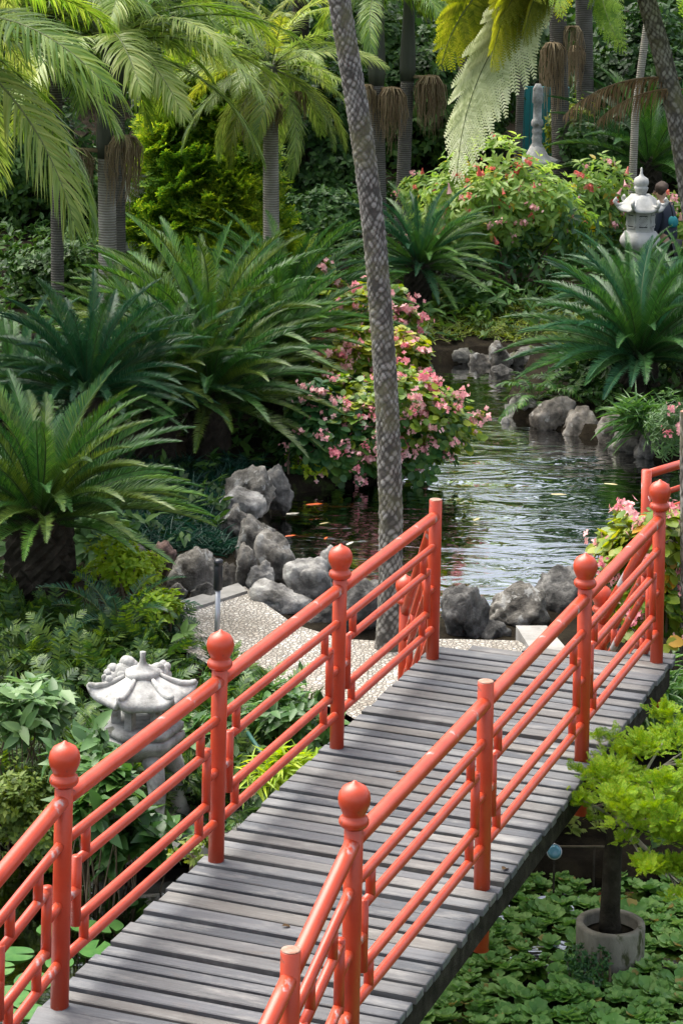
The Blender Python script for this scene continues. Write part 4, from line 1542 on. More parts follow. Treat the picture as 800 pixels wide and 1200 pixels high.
def flower_tpl(kind, seed):
    """One flower cluster, about 1 unit across."""
    r = np.random.default_rng(seed)
    g = G()
    pet = leaf_tpl(.85, .08, .15, (.35, .75), (.9, .9))
    if kind == 'begonia':
        n = 16
        c = r.normal(0, 1, (n, 3)) * [.3, .3, .22]
        c[:, 2] -= .1
        for p in c:
            ax = unit(p * [1, 1, .6] + r.normal(0, .3, 3) + [0, 0, .1])
            a0 = unit(np.cross(ax, r.normal(size=3)))
            b0 = np.cross(ax, a0)
            d = np.array([math.cos(t) * a0 + math.sin(t) * b0 + .35 * ax for t in np.arange(4) * math.pi / 2])
            scatter(g, pet, np.repeat(p[None], 4, 0), d, np.repeat(ax[None], 4, 0), r.uniform(.14, .24), 0, np.array([1.1, .7, 1.1, .7]))
    else:                                # hanging bell
        prof = [(.02, .5), (.07, .42), (.11, .15), (.17, -.1), (.3, -.4)]
        th = np.linspace(0, 2 * np.pi, 7)[:-1]
        for i, (a, b) in enumerate(zip(prof[:-1], prof[1:])):
            v = [(q[0] * math.cos(t), q[0] * math.sin(t), q[1]) for q in (a, b) for t in th]
            g.add(v, [(j, (j + 1) % 6, 6 + (j + 1) % 6, 6 + j) for j in range(6)])
    return g


FL = {(k, m): [flower_tpl(k, s).mesh('blossom', M[m]) for s in range(3)]
      for k, m in (('begonia', 'pink'), ('begonia', 'pink_deep'), ('bell', 'red_flower'), ('bell', 'pink'), ('begonia', 'red_flower'))}


def shrub(name, label, cat, loc, size, n, per, leaf, mat, seed, tpl=LEAF, group=None, fl=None, lobes=9, low=-.35, up=.45, lift=None, stem_n=14, wide=1.0, inner=.55,
          spread=1.0, stem_mat='stem', stem_r=.018, extra=None):
    """loc is the centre of the crown; the thing's origin is on the ground below it."""
    r = np.random.default_rng(seed)
    zb = gz(loc[0], loc[1]) if lift is None else lift
    t = thing(name, label, cat, (loc[0], loc[1], zb), 0, group)
    h = loc[2] - zb
    P, D = blob_points(r, n, size, lobes, inner, low)
    P = P + [0, 0, h]
    ok = P[:, 2] > .02
    P, D = P[ok], D[ok]
    g = G()
    clusters(g, r, P, D, per, leaf, tpl, wide, spread, up)
    g.build('foliage', M[mat], t, True)
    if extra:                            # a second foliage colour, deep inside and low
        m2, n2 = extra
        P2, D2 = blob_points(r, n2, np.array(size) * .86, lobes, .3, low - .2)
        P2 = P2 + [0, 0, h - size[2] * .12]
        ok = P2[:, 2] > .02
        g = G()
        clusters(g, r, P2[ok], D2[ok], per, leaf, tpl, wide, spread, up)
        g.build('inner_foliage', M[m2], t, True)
    if stem_n:
        stems(r, P, stem_n, stem_r).build('stem', M[stem_mat], t)
    if fl:
        kinds, cnt, s, cond = fl
        w = D[:, 1] * -1 + .4 * D[:, 2] + r.uniform(0, 1.0, len(P))     # clusters sit on the outside
        if cond is not None:
            w = w + cond(P)
        order = np.argsort(-w)[:int(cnt * 4)]
        order = r.permutation(order)[:cnt]
        for i in order:
            k = kinds[int(r.integers(len(kinds)))]
            me = FL[k][int(r.integers(3))]
            put('blossom', me, t, tuple(P[i] + D[i] * leaf * .7), (r.normal(0, .3), r.normal(0, .3), r.uniform(0, 6.28)), s * r.uniform(.6, 1.25))
    return t


BG = ('begonia', 'pink'), ('begonia', 'pink'), ('begonia', 'pink_deep')
c = atd(449, 516, 22.2)
shrub('begonia_bush', 'large begonia bush with many pink flower clusters hanging over the pond', 'bush', c, (.84, .45, .62), 800, 4, .085, 'begonia', 101, LEAF_ROUND,
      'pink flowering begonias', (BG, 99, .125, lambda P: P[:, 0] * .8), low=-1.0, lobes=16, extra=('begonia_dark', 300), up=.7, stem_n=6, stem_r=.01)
c = atd(415, 395, 24.2)
shrub('begonia_bush', 'yellow-green begonia behind the scaly palm, pink flowers on top', 'bush', c, (.5, .45, .62), 420, 4, .1, 'begonia_yellow', 102, LEAF_ROUND,
      'pink flowering begonias', (BG, 36, .14, None), lobes=8, up=.7)
c = atd(380, 525, 22.1)
shrub('begonia_bush', 'dark green begonia with few flowers left of the scaly palm', 'bush', c, (.62, .4, .6), 760, 4, .1, 'begonia_dark', 103, LEAF_ROUND,
      'pink flowering begonias', (BG, 30, .12, None), lobes=12, up=.7, low=-1.0, stem_n=6, stem_r=.01)
c = atd(378, 350, 25.2)
shrub('begonia_bush', 'tall thin yellow begonia sprays beside the light green cycad', 'bush', c, (.25, .3, .42), 150, 4, .1, 'begonia_yellow', 104, LEAF_ROUND,
      'pink flowering begonias', (BG, 14, .15, None), lobes=6, up=.7)
c = atd(772, 700, 16.6)
shrub('begonia_bush', 'yellowing begonia behind the right railing by the end post', 'bush', c, (.36, .42, .62), 380, 4, .105, 'begonia_yellow', 105, LEAF_ROUND,
      'pink flowering begonias', (BG, 26, .12, None), lobes=9, up=.7)
c = atd(712, 640, 17.4)
shrub('begonia_bush', 'few begonia sprays reaching over the dark pond left of the end post', 'bush', c, (.16, .2, .3), 40, 3, .1, 'begonia_yellow', 106, LEAF_ROUND,
      'pink flowering begonias', (BG, 9, .14, None), lobes=5, up=.7, stem_n=8, stem_r=.007)
c = atd(360, 545, 22.0)
shrub('low_shrub', 'small mossy-leaved shrub under the dark begonia at the water edge', 'bush', c, (.3, .25, .22), 160, 5, .06, 'lime_plant', 107, LEAF_SMALL, 'low shrubs', lobes=6)

c = atd(432, 445, 23.2)
shrub('begonia_bush', 'begonia thicket right behind the scaly palm, joining the upper and lower bushes', 'bush', c, (.62, .4, .5), 560, 4, .095, 'begonia', 108, LEAF_ROUND,
      'pink flowering begonias', (BG, 40, .13, None), lobes=10, up=.7)
# the big pale flowering shrub at the back
BL = ('bell', 'red_flower'), ('begonia', 'pink'), ('bell', 'pink'), ('begonia', 'red_flower')
c = atd(600, 262, 30.6)
shrub('flowering_shrub', 'large pale green flowering shrub left of the white lantern', 'bush', c, (1.3, .7, 1.0), 1300, 5, .14, 'shrub_pale', 111, LEAF_THIN,
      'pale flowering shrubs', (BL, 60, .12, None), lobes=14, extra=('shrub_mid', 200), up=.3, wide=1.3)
c = atd(692, 262, 32.6)
shrub('flowering_shrub', 'flowering shrub with coral bells directly behind the white lantern', 'bush', c, (.8, .6, .85), 520, 5, .15, 'shrub_pale', 112, LEAF_THIN,
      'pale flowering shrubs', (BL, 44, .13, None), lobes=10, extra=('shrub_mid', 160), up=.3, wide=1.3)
c = atd(800, 262, 34.6)
shrub('flowering_shrub', 'flowering shrub behind the bending visitor at the right edge', 'bush', c, (.6, .5, .55), 300, 5, .15, 'shrub_pale', 113, LEAF_THIN,
      'pale flowering shrubs', (BL, 26, .13, None), lobes=8, up=.3, wide=1.3)
c = atd(515, 230, 31.8)
shrub('flowering_shrub', 'sparse orange-tinged shrub below the fern plume tip', 'bush', c, (.5, .4, .45), 260, 5, .15, 'shrub_pale', 114, LEAF_THIN,
      'pale flowering shrubs', (BL, 18, .11, None), lobes=7, up=.3, wide=1.3)
c = atd(565, 345, 29.3)
shrub('leafy_shrub', 'rosette-leaved green shrub above the far pond rocks', 'bush', c, (.5, .4, .34), 130, 8, .15, 'shrub_mid', 115, LEAF, 'leafy shrubs', lobes=7, up=.8)
c = atd(470, 370, 27.5)
shrub('begonia_bush', 'begonia right of the scaly palm in front of the pale cycad', 'bush', c, (.22, .25, .4), 110, 4, .1, 'begonia', 116, LEAF_ROUND,
      'pink flowering begonias', (BG, 16, .16, None), lobes=6, up=.7)
c = atd(580, 395, 28.4)
shrub('low_shrub', 'tuft of bronze grass-like foliage over the far pond rocks', 'bush', c, (.35, .2, .18), 220, 4, .12, 'moss', 117, LEAF_THIN, 'low shrubs', lobes=6, wide=.5)
c = atd(505, 400, 28.0)
shrub('low_shrub', 'low yellowish bush at the left of the far pond end', 'bush', c, (.4, .25, .2), 240, 4, .1, 'moss', 118, LEAF_THIN, 'low shrubs', lobes=6, wide=.6)
c = atd(796, 500, 22.9)
shrub('low_shrub', 'pale weedy bush on the pond corner above the red handrail', 'bush', c, (.3, .3, .3), 300, 4, .09, 'rhodo', 119, LEAF_THIN, 'low shrubs', (BG, 6, .1, None), lobes=7, wide=.6, stem_n=0, low=-.9)
c = atd(730, 440, 25.6)
shrub('leafy_shrub', 'dark glossy shrub under the large dark cycad', 'bush', c, (.7, .35, .3), 200, 6, .16, 'shrub_dark', 120, LEAF_THIN, 'leafy shrubs', lobes=9)

# near left: soft rhododendron-like plants round the stone lantern
RG = 'broad-leaved plants by the stone lantern'
for px, py, d, size, n, mat, sd, lab, lf in (
        (55, 835, 14.6, (.36, .3, .2), 46, 'rhodo', 121, 'soft green whorled plant left of the stone lantern roof', .15),
        (98, 880, 13.8, (.18, .18, .15), 16, 'rhodo', 122, 'whorled plant between the first finial post and the stone lantern', .17),
        (15, 850, 14.2, (.25, .25, .22), 30, 'rhodo', 123, 'whorled plant cut by the left edge above the moss bush', .15),
        (165, 985, 13.7, (.3, .2, .16), 46, 'shrub_mid', 124, 'broad-leaved plant under the stone lantern behind the near railing', .19),
        (245, 858, 15.0, (.22, .2, .17), 30, 'shrub_mid', 125, 'plant with drooping leaves right of the stone lantern roof', .16),
        (272, 798, 15.9, (.17, .15, .12), 18, 'rhodo', 126, 'pale leafy plant at the path edge right of the lantern finial', .14),
        (345, 845, 15.2, (.35, .25, .2), 60, 'shrub_mid', 127, 'leafy ground plant between the path and the red railing', .12),
        (105, 632, 18.6, (.3, .25, .22), 46, 'rhodo', 128, 'broad-leaved plant right of the black cycad trunk', .17),
        (112, 940, 13.5, (.22, .2, .18), 30, 'shrub_mid', 129, 'dark-leaved plant below the handrail next to the first post', .17)):
    c = atd(px, py, d)
    shrub('leafy_plant', lab, 'plant', c, size, n, 8, lf, mat, sd, LEAF, RG, lobes=6, up=1.0, spread=1.1, stem_n=10, stem_r=.008, inner=.7)
c = atd(28, 955, 13.9)
shrub('moss_bush', 'mossy yellow-green bush at the left edge above the lily pads', 'bush', c, (.45, .4, .3), 1000, 5, .05, 'moss', 131, LEAF_SMALL, 'moss bushes', lobes=12, stem_n=0, low=-.95)
c = atd(250, 1000, 13.2)
shrub('moss_bush', 'small yellow moss cushion on the bank by the deck edge', 'bush', c, (.3, .3, .1), 240, 5, .05, 'moss', 132, LEAF_SMALL, 'moss bushes', lobes=6)
c = atd(640, 1012, 14.6)
shrub('moss_bush', 'olive moss bank behind the water lettuce, left of the potted trunk', 'bush', (c.x + .1, c.y, -.86), (.8, .35, .18), 700, 5, .05, 'moss', 133, LEAF_SMALL, 'moss bushes', lobes=12)
c = atd(690, 1092, 12.75)
shrub('moss_bush', 'clump of tiny-leaved weed growing against the concrete pot', 'bush', (c.x, c.y - .05, -.88), (.13, .1, .17), 200, 5, .03, 'begonia_dark', 134, LEAF_SMALL, 'moss bushes', lobes=5)
c = atd(140, 672, 17.6)
shrub('lime_plant', 'lime green feathery plant beside the black cycad trunk', 'plant', c, (.36, .25, .26), 420, 6, .06, 'lime_plant', 135, LEAF_SMALL, 'lime plants', lobes=9, up=1)
c = atd(185, 715, 16.9)
shrub('lime_plant', 'lower lime green plant next to the path kerb', 'plant', c, (.2, .2, .14), 200, 6, .06, 'lime_plant', 136, LEAF_SMALL, 'lime plants', lobes=6, up=1)
c = atd(340, 905, 13.8)
shrub('grass_tuft', 'yellow-green strappy tuft beside the deck edge', 'plant', c, (.25, .15, .1), 90, 5, .17, 'lime_plant', 137, LEAF_THIN, 'strappy tufts', lobes=5, wide=.35, up=1.2, stem_n=0)
c = atd(765, 820, 15.6)
shrub('grass_tuft', 'dark strappy tuft under the begonia right of the end post', 'plant', c, (.4, .25, .2), 120, 6, .3, 'shrub_mid', 138, LEAF_THIN, 'strappy tufts', lobes=6, wide=.3, up=1.2, stem_n=0)
c = atd(757, 497, 23.3)
shrub('grass_tuft', 'strappy tuft arching over the bank rocks under the cycad', 'plant', c, (.28, .15, .14), 50, 6, .35, 'shrub_mid', 139, LEAF_THIN, 'strappy tufts', lobes=5, wide=.25, up=1.4, stem_n=0)

# ------------------------------------------------------------------ sprays of needles: potted conifer and the tall yellow-tipped one
def spray_tpl(seed, pairs=7, sub=5):
    r = np.random.default_rng(seed)
    g = G()
    for i in range(pairs):
        x = (i + .5) / pairs
        for sd in (-1, 1):
            ln = .42 * (1 - .75 * x) * r.uniform(.8, 1.15)
            a = R(48) * sd
            d = np.array([math.cos(a), math.sin(a), r.normal(.05, .12)])
            m = max(2, int(sub * ln / .4))
            for k in range(m):
                u = (k + .6) / m
                p = np.array([x, 0, 0]) + d * ln * u
                for s2 in (-1, 1):
                    b = a + s2 * R(42)
                    e = np.array([math.cos(b), math.sin(b), r.normal(.1, .2)]) * .12
                    w = np.array([-math.sin(b), math.cos(b), 0]) * .028
                    g.add([p - w, p + w, p + e + w * .5, p + e - w * .5], [(0, 1, 2, 3)])
    g.add([(0, -.012, 0), (0, .012, 0), (1, .004, 0), (1, -.004, 0)], [(0, 1, 2, 3)])
    return tpl_of(g)


SPRAY = [spray_tpl(s) for s in range(3)]


def needle_pad(g, r, c, size, n, ln, up=.35):
    p = r.normal(size=(n, 3))
    p = unit(p) * (r.uniform(0, 1, (n, 1)) ** .45)
    p[:, 2] = np.abs(p[:, 2]) * r.uniform(.4, 1, n) - .15
    out = unit(p * [1, 1, .4] + r.normal(0, .25, p.shape) + [0, 0, up])
    pos = np.array(c) + p * size
    k = r.integers(0, 3, n)
    for i in range(3):
        m = k == i
        if m.any():
            nr = unit(np.array([0, 0, .8]) + p[m] * .5 + r.normal(0, .4, (m.sum(), 3)))
            scatter(g, SPRAY[i], pos[m], out[m], nr, ln * r.uniform(.6, 1.1, m.sum()))


POT = atz(718, 1140, ZN)
POT.y += .17
POT.z = -1.02
pr_ = 81 * POT.y / F / 2
pot = thing('concrete_pot', 'round concrete pot standing in the water lettuce, holding a dark trunk', 'pot', POT)
ph = .26
G().lathe([(pr_ * .93, 0), (pr_ * .97, .02), (pr_ * .99, ph * .5), (pr_, ph - .012), (pr_ * .985, ph), (pr_ * .8, ph), (pr_ * .785, ph - .012), (pr_ * .77, ph - .07)], 40).build('pot_wall', M['pot'], pot)
G().lathe([(.001, ph - .05), (pr_ * .4, ph - .045), (pr_ * .785, ph - .06)][::-1], 30).build('soil', M['soil'], pot)
tr_b = Vector((POT.x, POT.y, POT.z + ph - .06))
lime = thing('conifer_tree', 'lime green layered conifer growing on a dark trunk out of the concrete pot', 'tree', tr_b)
g = G()
G().tube([(0, 0, -.02), (-.005, 0, .1), (.0, 0, .25), (.005, .01, .42), (.03, .02, .6), (.08, .03, .72)], [.062, .054, .05, .048, .044, .03], 14).build('trunk', M['bark_dark'], lime)
r = np.random.default_rng(55)
gp, gb = G(), G()
PADS = [(752, 905, 13.0, .26, 90), (710, 920, 12.9, .14, 60), (790, 880, 13.1, .2, 70), (745, 872, 13.3, .14, 46), (700, 908, 12.8, .1, 34), (795, 920, 12.6, .22, 80), (770, 945, 12.5, .2, 70),
        (735, 938, 12.6, .14, 46), (722, 940, 12.55, .11, 34), (790, 978, 12.5, .16, 60), (780, 1018, 12.4, .13, 54), (758, 1013, 12.35, .1, 36), (800, 1040, 12.3, .14, 50), (820, 960, 12.6, .2, 60),
        (700, 860, 13.4, .07, 18), (790, 845, 13.4, .12, 36), (830, 900, 13.0, .25, 70), (686, 938, 12.75, .05, 14), (725, 955, 12.9, .12, 34), (760, 968, 12.7, .14, 40)]
for i, (px, py, d, s, n) in enumerate(PADS):
    c = atd(px, py, d) - tr_b
    for q in range(5):
        cc = np.array(c) + r.normal(0, 1, 3) * [s * .5, s * .5, s * .22]
        s2 = s * r.uniform(.35, .7)
        needle_pad(gp, r, cc, (s2, s2, s2 * .5), int(n * .62), .058)
    b = np.array([.03, .02, .55])
    e = np.array(c) - [0, 0, .03]
    m = b * .5 + e * .5 + [0, 0, .07]
    u = np.linspace(0, 1, 8)[:, None]
    gb.tube((1 - u) ** 2 * b + 2 * u * (1 - u) * m + u ** 2 * e, np.linspace(.014, .003, 8), 5)
    for k in range(3):
        q = e + r.normal(0, s * .45, 3) * [1, 1, .2]
        gb.tube([e * .6 + m * .4, e * .5 + q * .5 + [0, 0, .02], q + [0, 0, .02]], [.006, .004, .002], 4)
gp.build('crown', M['lime'], lime, True)
gb.build('limb', M['twig_pale'], lime)


def conifer(name, label, px, py_top, py_bot, d, wpx, n, mat, seed, ln=.5, group=None, lift=None, cone=.55):
    top, bot = atd(px, py_top, d), atd(px, py_bot, d)
    zb = gz(top.x, top.y)
    t = thing(name, label, 'tree', (top.x, top.y, zb), 0, group)
    h = top.z - zb
    w = wpx * d / F / 2
    r = np.random.default_rng(seed)
    g, gb = G(), G()
    gb.tube([(0, 0, -.1), (.03, 0, h * .5), (0, .02, h * .97)], [.13, .09, .02], 10)
    gb.build('trunk', M['bark_dark'], t)
    for i in range(n):
        f = r.uniform(0.02, 1) ** .8
        z = h * f
        rad = w * (1 - f) ** cone * r.uniform(.72, 1.08)
        a = r.uniform(0, 2 * np.pi)
        c = (rad * math.cos(a), rad * math.sin(a) * .8, z - .1 * rad)
        s = .28 * w * r.uniform(.5, 1.1) * (1 - .4 * f)
        needle_pad(g, r, c, (s, s, s * .6), 26, ln * (.7 + .3 * r.random()), up=.15)
    g.build('crown', M[mat], t)
    return t


CG = 'conifers in the back planting'
conifer('conifer_tree', 'conifer with bright yellow tips behind the left cycads', 242, 70, 330, 31.6, 172, 420, 'conifer', 141, .42, CG)
conifer('conifer_tree', 'small yellow-tipped conifer in front of the tall one, beside the pale ringed trunk', 268, 205, 300, 31.0, 75, 110, 'conifer', 142, .3, CG)

# ------------------------------------------------------------------ dark trees behind, each with trunk and crown
def broad_tree(label, px, py, d, size, n, mat, seed, leaf=.22, group='broad-leaved trees in the back planting', tpl=LEAF_SMALL, per=6, lobes=14):
    c = atd(px, py, d)
    zb = gz(c.x, c.y)
    t = thing('broadleaf_tree', label, 'tree', (c.x, c.y, zb), 0, group)
    r = np.random.default_rng(seed)
    h = c.z - zb
    P, D = blob_points(r, n, size, lobes, .35, -.9)
    P = P + [0, 0, h]
    P, D = P[P[:, 2] > .05], D[P[:, 2] > .05]
    g = G()
    clusters(g, r, P, D, per, leaf, tpl, 1.1, 1.0, .2)
    g.build('crown', M[mat], t)
    g = stems(r, P, 12, .05, -.1, .06)
    g.tube([(0, 0, -.1), (.04, .02, h * .5), (0, 0, h)], [.14, .11, .05], 10)
    g.build('trunk', M['bark_dark'], t)
    return t


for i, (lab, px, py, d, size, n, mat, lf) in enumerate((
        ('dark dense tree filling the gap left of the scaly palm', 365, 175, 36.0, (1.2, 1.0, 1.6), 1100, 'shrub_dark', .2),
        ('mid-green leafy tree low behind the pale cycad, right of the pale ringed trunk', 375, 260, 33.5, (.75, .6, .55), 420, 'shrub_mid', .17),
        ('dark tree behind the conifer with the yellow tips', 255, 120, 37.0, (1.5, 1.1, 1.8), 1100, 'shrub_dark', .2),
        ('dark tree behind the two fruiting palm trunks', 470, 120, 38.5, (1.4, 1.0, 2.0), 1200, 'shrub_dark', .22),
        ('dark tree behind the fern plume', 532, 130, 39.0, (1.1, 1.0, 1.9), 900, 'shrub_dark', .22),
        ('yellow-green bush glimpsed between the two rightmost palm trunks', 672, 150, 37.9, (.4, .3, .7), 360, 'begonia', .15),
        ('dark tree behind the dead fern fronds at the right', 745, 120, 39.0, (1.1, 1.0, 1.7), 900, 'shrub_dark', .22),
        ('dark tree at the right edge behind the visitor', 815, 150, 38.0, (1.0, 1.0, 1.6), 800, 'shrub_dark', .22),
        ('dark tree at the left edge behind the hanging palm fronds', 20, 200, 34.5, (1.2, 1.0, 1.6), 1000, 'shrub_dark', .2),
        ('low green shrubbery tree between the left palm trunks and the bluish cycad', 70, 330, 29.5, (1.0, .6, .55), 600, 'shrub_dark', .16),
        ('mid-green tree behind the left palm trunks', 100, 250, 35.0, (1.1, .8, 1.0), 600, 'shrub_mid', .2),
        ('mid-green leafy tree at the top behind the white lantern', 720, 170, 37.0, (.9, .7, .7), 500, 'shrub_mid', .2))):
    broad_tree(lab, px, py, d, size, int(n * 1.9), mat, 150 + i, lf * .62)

# tall shade trees: trunks in the back row, unseen crowns added to darken it
for i, (lab, px, d, zc, rad) in enumerate((
        ('tall dark shade tree trunk close to the right of the pale ringed palm', 345, 39.0, 7.2, 2.4),
        ('tall dark shade tree trunk at the far left behind the hanging fronds', 30, 36.5, 7.0, 2.6))):
    c = atd(px, 250, d)
    zb = gz(c.x, c.y)
    t = thing('shade_tree', lab, 'tree', (c.x, c.y, zb), 0, 'tall shade trees')
    r = np.random.default_rng(400 + i)
    P, D = blob_points(r, 900, (rad, rad, 1.5), 14, .4, -.9)
    P = P + [0, 0, zc - zb]
    g = G()
    clusters(g, r, P, D, 6, .22, LEAF_SMALL, 1.1, 1.0, .2)
    g.build('crown', M['shrub_dark'], t)
    g = G()
    g.tube([(0, 0, -.1), (.04, .02, 2.5), (.0, .05, 5.0), (.1, 0, zc - zb)], [.17, .13, .1, .05], 12)
    for k in range(8):
        e = P[int(r.integers(len(P)))]
        b = np.array([.02, .03, (zc - zb) * .62])
        g.tube([b, b * .5 + e * .5 + [0, 0, .2], e], [.06, .04, .012], 6)
    g.build('trunk', M['bark_dark'], t)

# a far wood that closes the view behind all of them
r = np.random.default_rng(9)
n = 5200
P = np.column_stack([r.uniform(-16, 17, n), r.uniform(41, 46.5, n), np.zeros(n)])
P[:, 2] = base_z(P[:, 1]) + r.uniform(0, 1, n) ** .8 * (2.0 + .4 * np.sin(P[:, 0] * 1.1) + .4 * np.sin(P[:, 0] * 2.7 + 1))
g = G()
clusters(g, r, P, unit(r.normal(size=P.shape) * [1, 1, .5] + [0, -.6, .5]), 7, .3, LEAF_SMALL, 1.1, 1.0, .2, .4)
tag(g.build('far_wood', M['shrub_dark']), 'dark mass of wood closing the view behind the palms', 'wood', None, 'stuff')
# ------------------------------------------------------------------ ground cover
r = np.random.default_rng(17)


def free(P, margin=.05):
    ok = ~inside(P, grow(FAR_POND, 1.0)) & ~inside(P, NEAR_POND) & ~inside(P, grow(PATH, 1.04))
    ok &= edge_dist(P, FAR_POND) > .42
    ok &= (P[:, 1] < 16.5) | (np.hypot(P[:, 0] + 1.35, P[:, 1] - 18.0) > .75)
    ok &= ~((P[:, 0] > -.6) & (P[:, 0] < 2.3) & (P[:, 1] > 16.2) & (P[:, 1] < 20.2))
    ok &= ~((P[:, 0] > -1.7) & (P[:, 0] < 0) & (P[:, 1] > 17.7) & (P[:, 1] < 19.3))
    # not under the bridge
    rel = P - np.array([BO.x, BO.y])
    t, s = rel @ np.array([bd.x, bd.y]), rel @ np.array([bn.x, bn.y])
    ok &= ~((s > -.15) & (s < BW + .15) & (t > -2) & (t < 6.2))
    return ok


def cover(name, label, cat, n, box, mat, tpl, leaf, per, seed, hgt=(.02, .2), up=.8, wide=1.0, cond=None):
    r = np.random.default_rng(seed)
    P = np.column_stack([r.uniform(box[0], box[1], n), r.uniform(box[2], box[3], n)])
    ok = free(P)
    if cond is not None:
        ok &= cond(P)
    P = P[ok]
    z = ground_z(P) + r.uniform(hgt[0], hgt[1], len(P))
    P3 = np.column_stack([P, z])
    g = G()
    clusters(g, r, P3, unit(r.normal(size=P3.shape) * [1, 1, .3] + [0, 0, .8]), per, leaf, tpl, wide, 1.0, up, .3)
    return tag(g.build(name, M[mat]), label, cat, None, 'stuff')


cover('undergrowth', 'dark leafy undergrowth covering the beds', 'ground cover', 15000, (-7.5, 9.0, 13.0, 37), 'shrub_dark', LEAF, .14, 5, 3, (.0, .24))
FERNT = tpl_of(pinnate(L=1.0, pairs=16, leaf=.26, w=.05, e0=35, bend=60, ang=(80, 45), vee=0, pet=.12, seed=3, segs=2, rw=.008))
FERNT = (FERNT[0], FERNT[1], FERNT[2])
cover('floor_ferns', 'soft feathery ferns under the front cycad', 'ground cover', 900, (-5.0, -.3, 14.3, 17.8), 'fernfloor', FERNT, .3, 4, 5, (.0, .16), up=.3,
      cond=lambda P: (P[:, 0] < -1.0) | (P[:, 1] < 16.4))
MONDO = pinnate
cover('mondo_grass', 'blue-green mondo grass in the shade behind the pond-edge boulders', 'ground cover', 1300, (-2.4, -.75, 19.2, 22.0), 'grass_dark', LEAF_THIN, .2, 10, 6, (0, .06), up=.9, wide=.2)
cover('bank_leaves', 'mixed small leaves on the right bank below the begonia', 'ground cover', 700, (1.2, 6.5, 14.4, 17.8), 'begonia_dark', LEAF, .1, 5, 7, (0, .15), cond=lambda P: P[:, 0] > 1.6)
cover('herb_carpet', 'low green herbs between the pebble path and the bridge', 'ground cover', 1200, (-1.6, .6, 13.4, 16.2), 'shrub_mid', LEAF_SMALL, .06, 6, 8, (0, .08))

cover('bank_moss', 'yellowish moss and grass on the far pond bank', 'ground cover', 2600, (-.2, 3.6, 26.6, 30.5), 'moss', LEAF_THIN, .1, 6, 12, (0, .06), up=1.0, wide=.5)

# water lettuce: rosettes so many that they read as one green carpet
def rosette(seed):
    r = np.random.default_rng(seed)
    g = G()
    for ringn, tilt, ln in ((6, .35, 1.0), (5, .75, .8), (4, 1.1, .5)):
        for i in range(ringn):
            a = i * 2 * math.pi / ringn + r.uniform(0, .6)
            t = tilt + r.normal(0, .1)
            l = ln * r.uniform(.85, 1.1)
            rows = []
            for j, u in enumerate((0, .35, .7, 1.0)):
                hw = (.06, .26, .42, .3)[j] * l * .95
                el_ = t * (1 - .25 * u)
                cx, cz = l * u * math.cos(el_), l * u * math.sin(el_)
                for k, s in enumerate((-1, -.4, .4, 1)):
                    rows.append((cx - (.06 * l if j == 3 and abs(s) == 1 else 0), s * hw, cz + (.1 * l * abs(s) ** 2 if j else 0) + r.normal(0, .03) * (j > 0)))
            v = np.array(rows)
            c, s_ = math.cos(a), math.sin(a)
            v = np.column_stack([v[:, 0] * c - v[:, 1] * s_, v[:, 0] * s_ + v[:, 1] * c, v[:, 2]])
            q = [(j * 4 + k, (j + 1) * 4 + k, (j + 1) * 4 + k + 1, j * 4 + k + 1) for j in range(3) for k in range(3)]
            g.add(v, q)
    return tpl_of(g)


ROS = [rosette(s) for s in range(4)]
g = G()
r = np.random.default_rng(21)
P = np.column_stack([r.uniform(-.4, 4.2, 5600), r.uniform(8.3, 14.3, 5600)])
ok = inside(P, grow(NEAR_POND, .995))
rel = P - np.array([BO.x, BO.y])
s_ = rel @ np.array([bn.x, bn.y])
ok &= s_ > BW - 1.0
ok &= np.hypot(P[:, 0] - POT.x, P[:, 1] - POT.y) > pr_ + .03
P = P[ok]
keep = []
for p in P:
    if all((p[0] - k[0]) ** 2 + (p[1] - k[1]) ** 2 > .05 ** 2 for k in keep):
        keep.append(p)
P = np.array(keep)
k = r.integers(0, 4, len(P))
for i in range(4):
    m = k == i
    a = r.uniform(0, 2 * np.pi, m.sum())
    nr = unit(np.column_stack([r.normal(0, .16, m.sum()), r.normal(0, .16, m.sum()), np.ones(m.sum())]))
    d = unit(np.column_stack([np.cos(a), np.sin(a), 0 * a]))
    d = unit(d - nr * (d * nr).sum(1, keepdims=True))
    scatter(g, ROS[i], np.column_stack([P[m], np.full(m.sum(), ZN + .004)]), d, nr, r.uniform(.035, .095, m.sum()) ** 1.0)
tag(g.build('water_lettuce', M['lettuce']), 'carpet of water lettuce floating under the bridge at the right', 'water plants', None, 'stuff')

# lily pads
LP = [(18, 1118, .1), (40, 1150, .11), (8, 1168, .12), (62, 1090, .09), (112, 1112, .1), (100, 1085, .08), (128, 1085, .085), (150, 1058, .06), (30, 1185, .1),
      (70, 1128, .08), (-5, 1135, .1)]
where = ('by the left edge below the railing', 'just left of the first finial post', 'against the side of the deck')
PADM = []
for s in range(3):
    th = np.linspace(.16, 2 * math.pi - .16, 25)
    v = [(0, 0, 0)] + [((.55 + .45 * 0) * math.cos(t), .55 * math.sin(t), .01) for t in th] + [(math.cos(t), math.sin(t) * .92, .02 + .03 * math.sin(3 * t + s)) for t in th]
    t3 = [(0, i + 1, i + 2) for i in range(24)]
    q4 = [(i + 1, 26 + i, 27 + i, i + 2) for i in range(24)]
    PADM.append(G().add(v, q4, t3).mesh('lily_pad', M['lilypad']))
for i, (px, py, s) in enumerate(LP):
    p = atz(px, py, ZN + .004)
    o = put('lily_pad', PADM[i % 3], None, p, (0, 0, i * 1.9), s)
    w_ = where[0] if px < 55 else where[1] if px < 80 else where[2]
    tag(o, 'flat green lily pad floating ' + w_, 'lily pad', 'lily pads ' + w_)

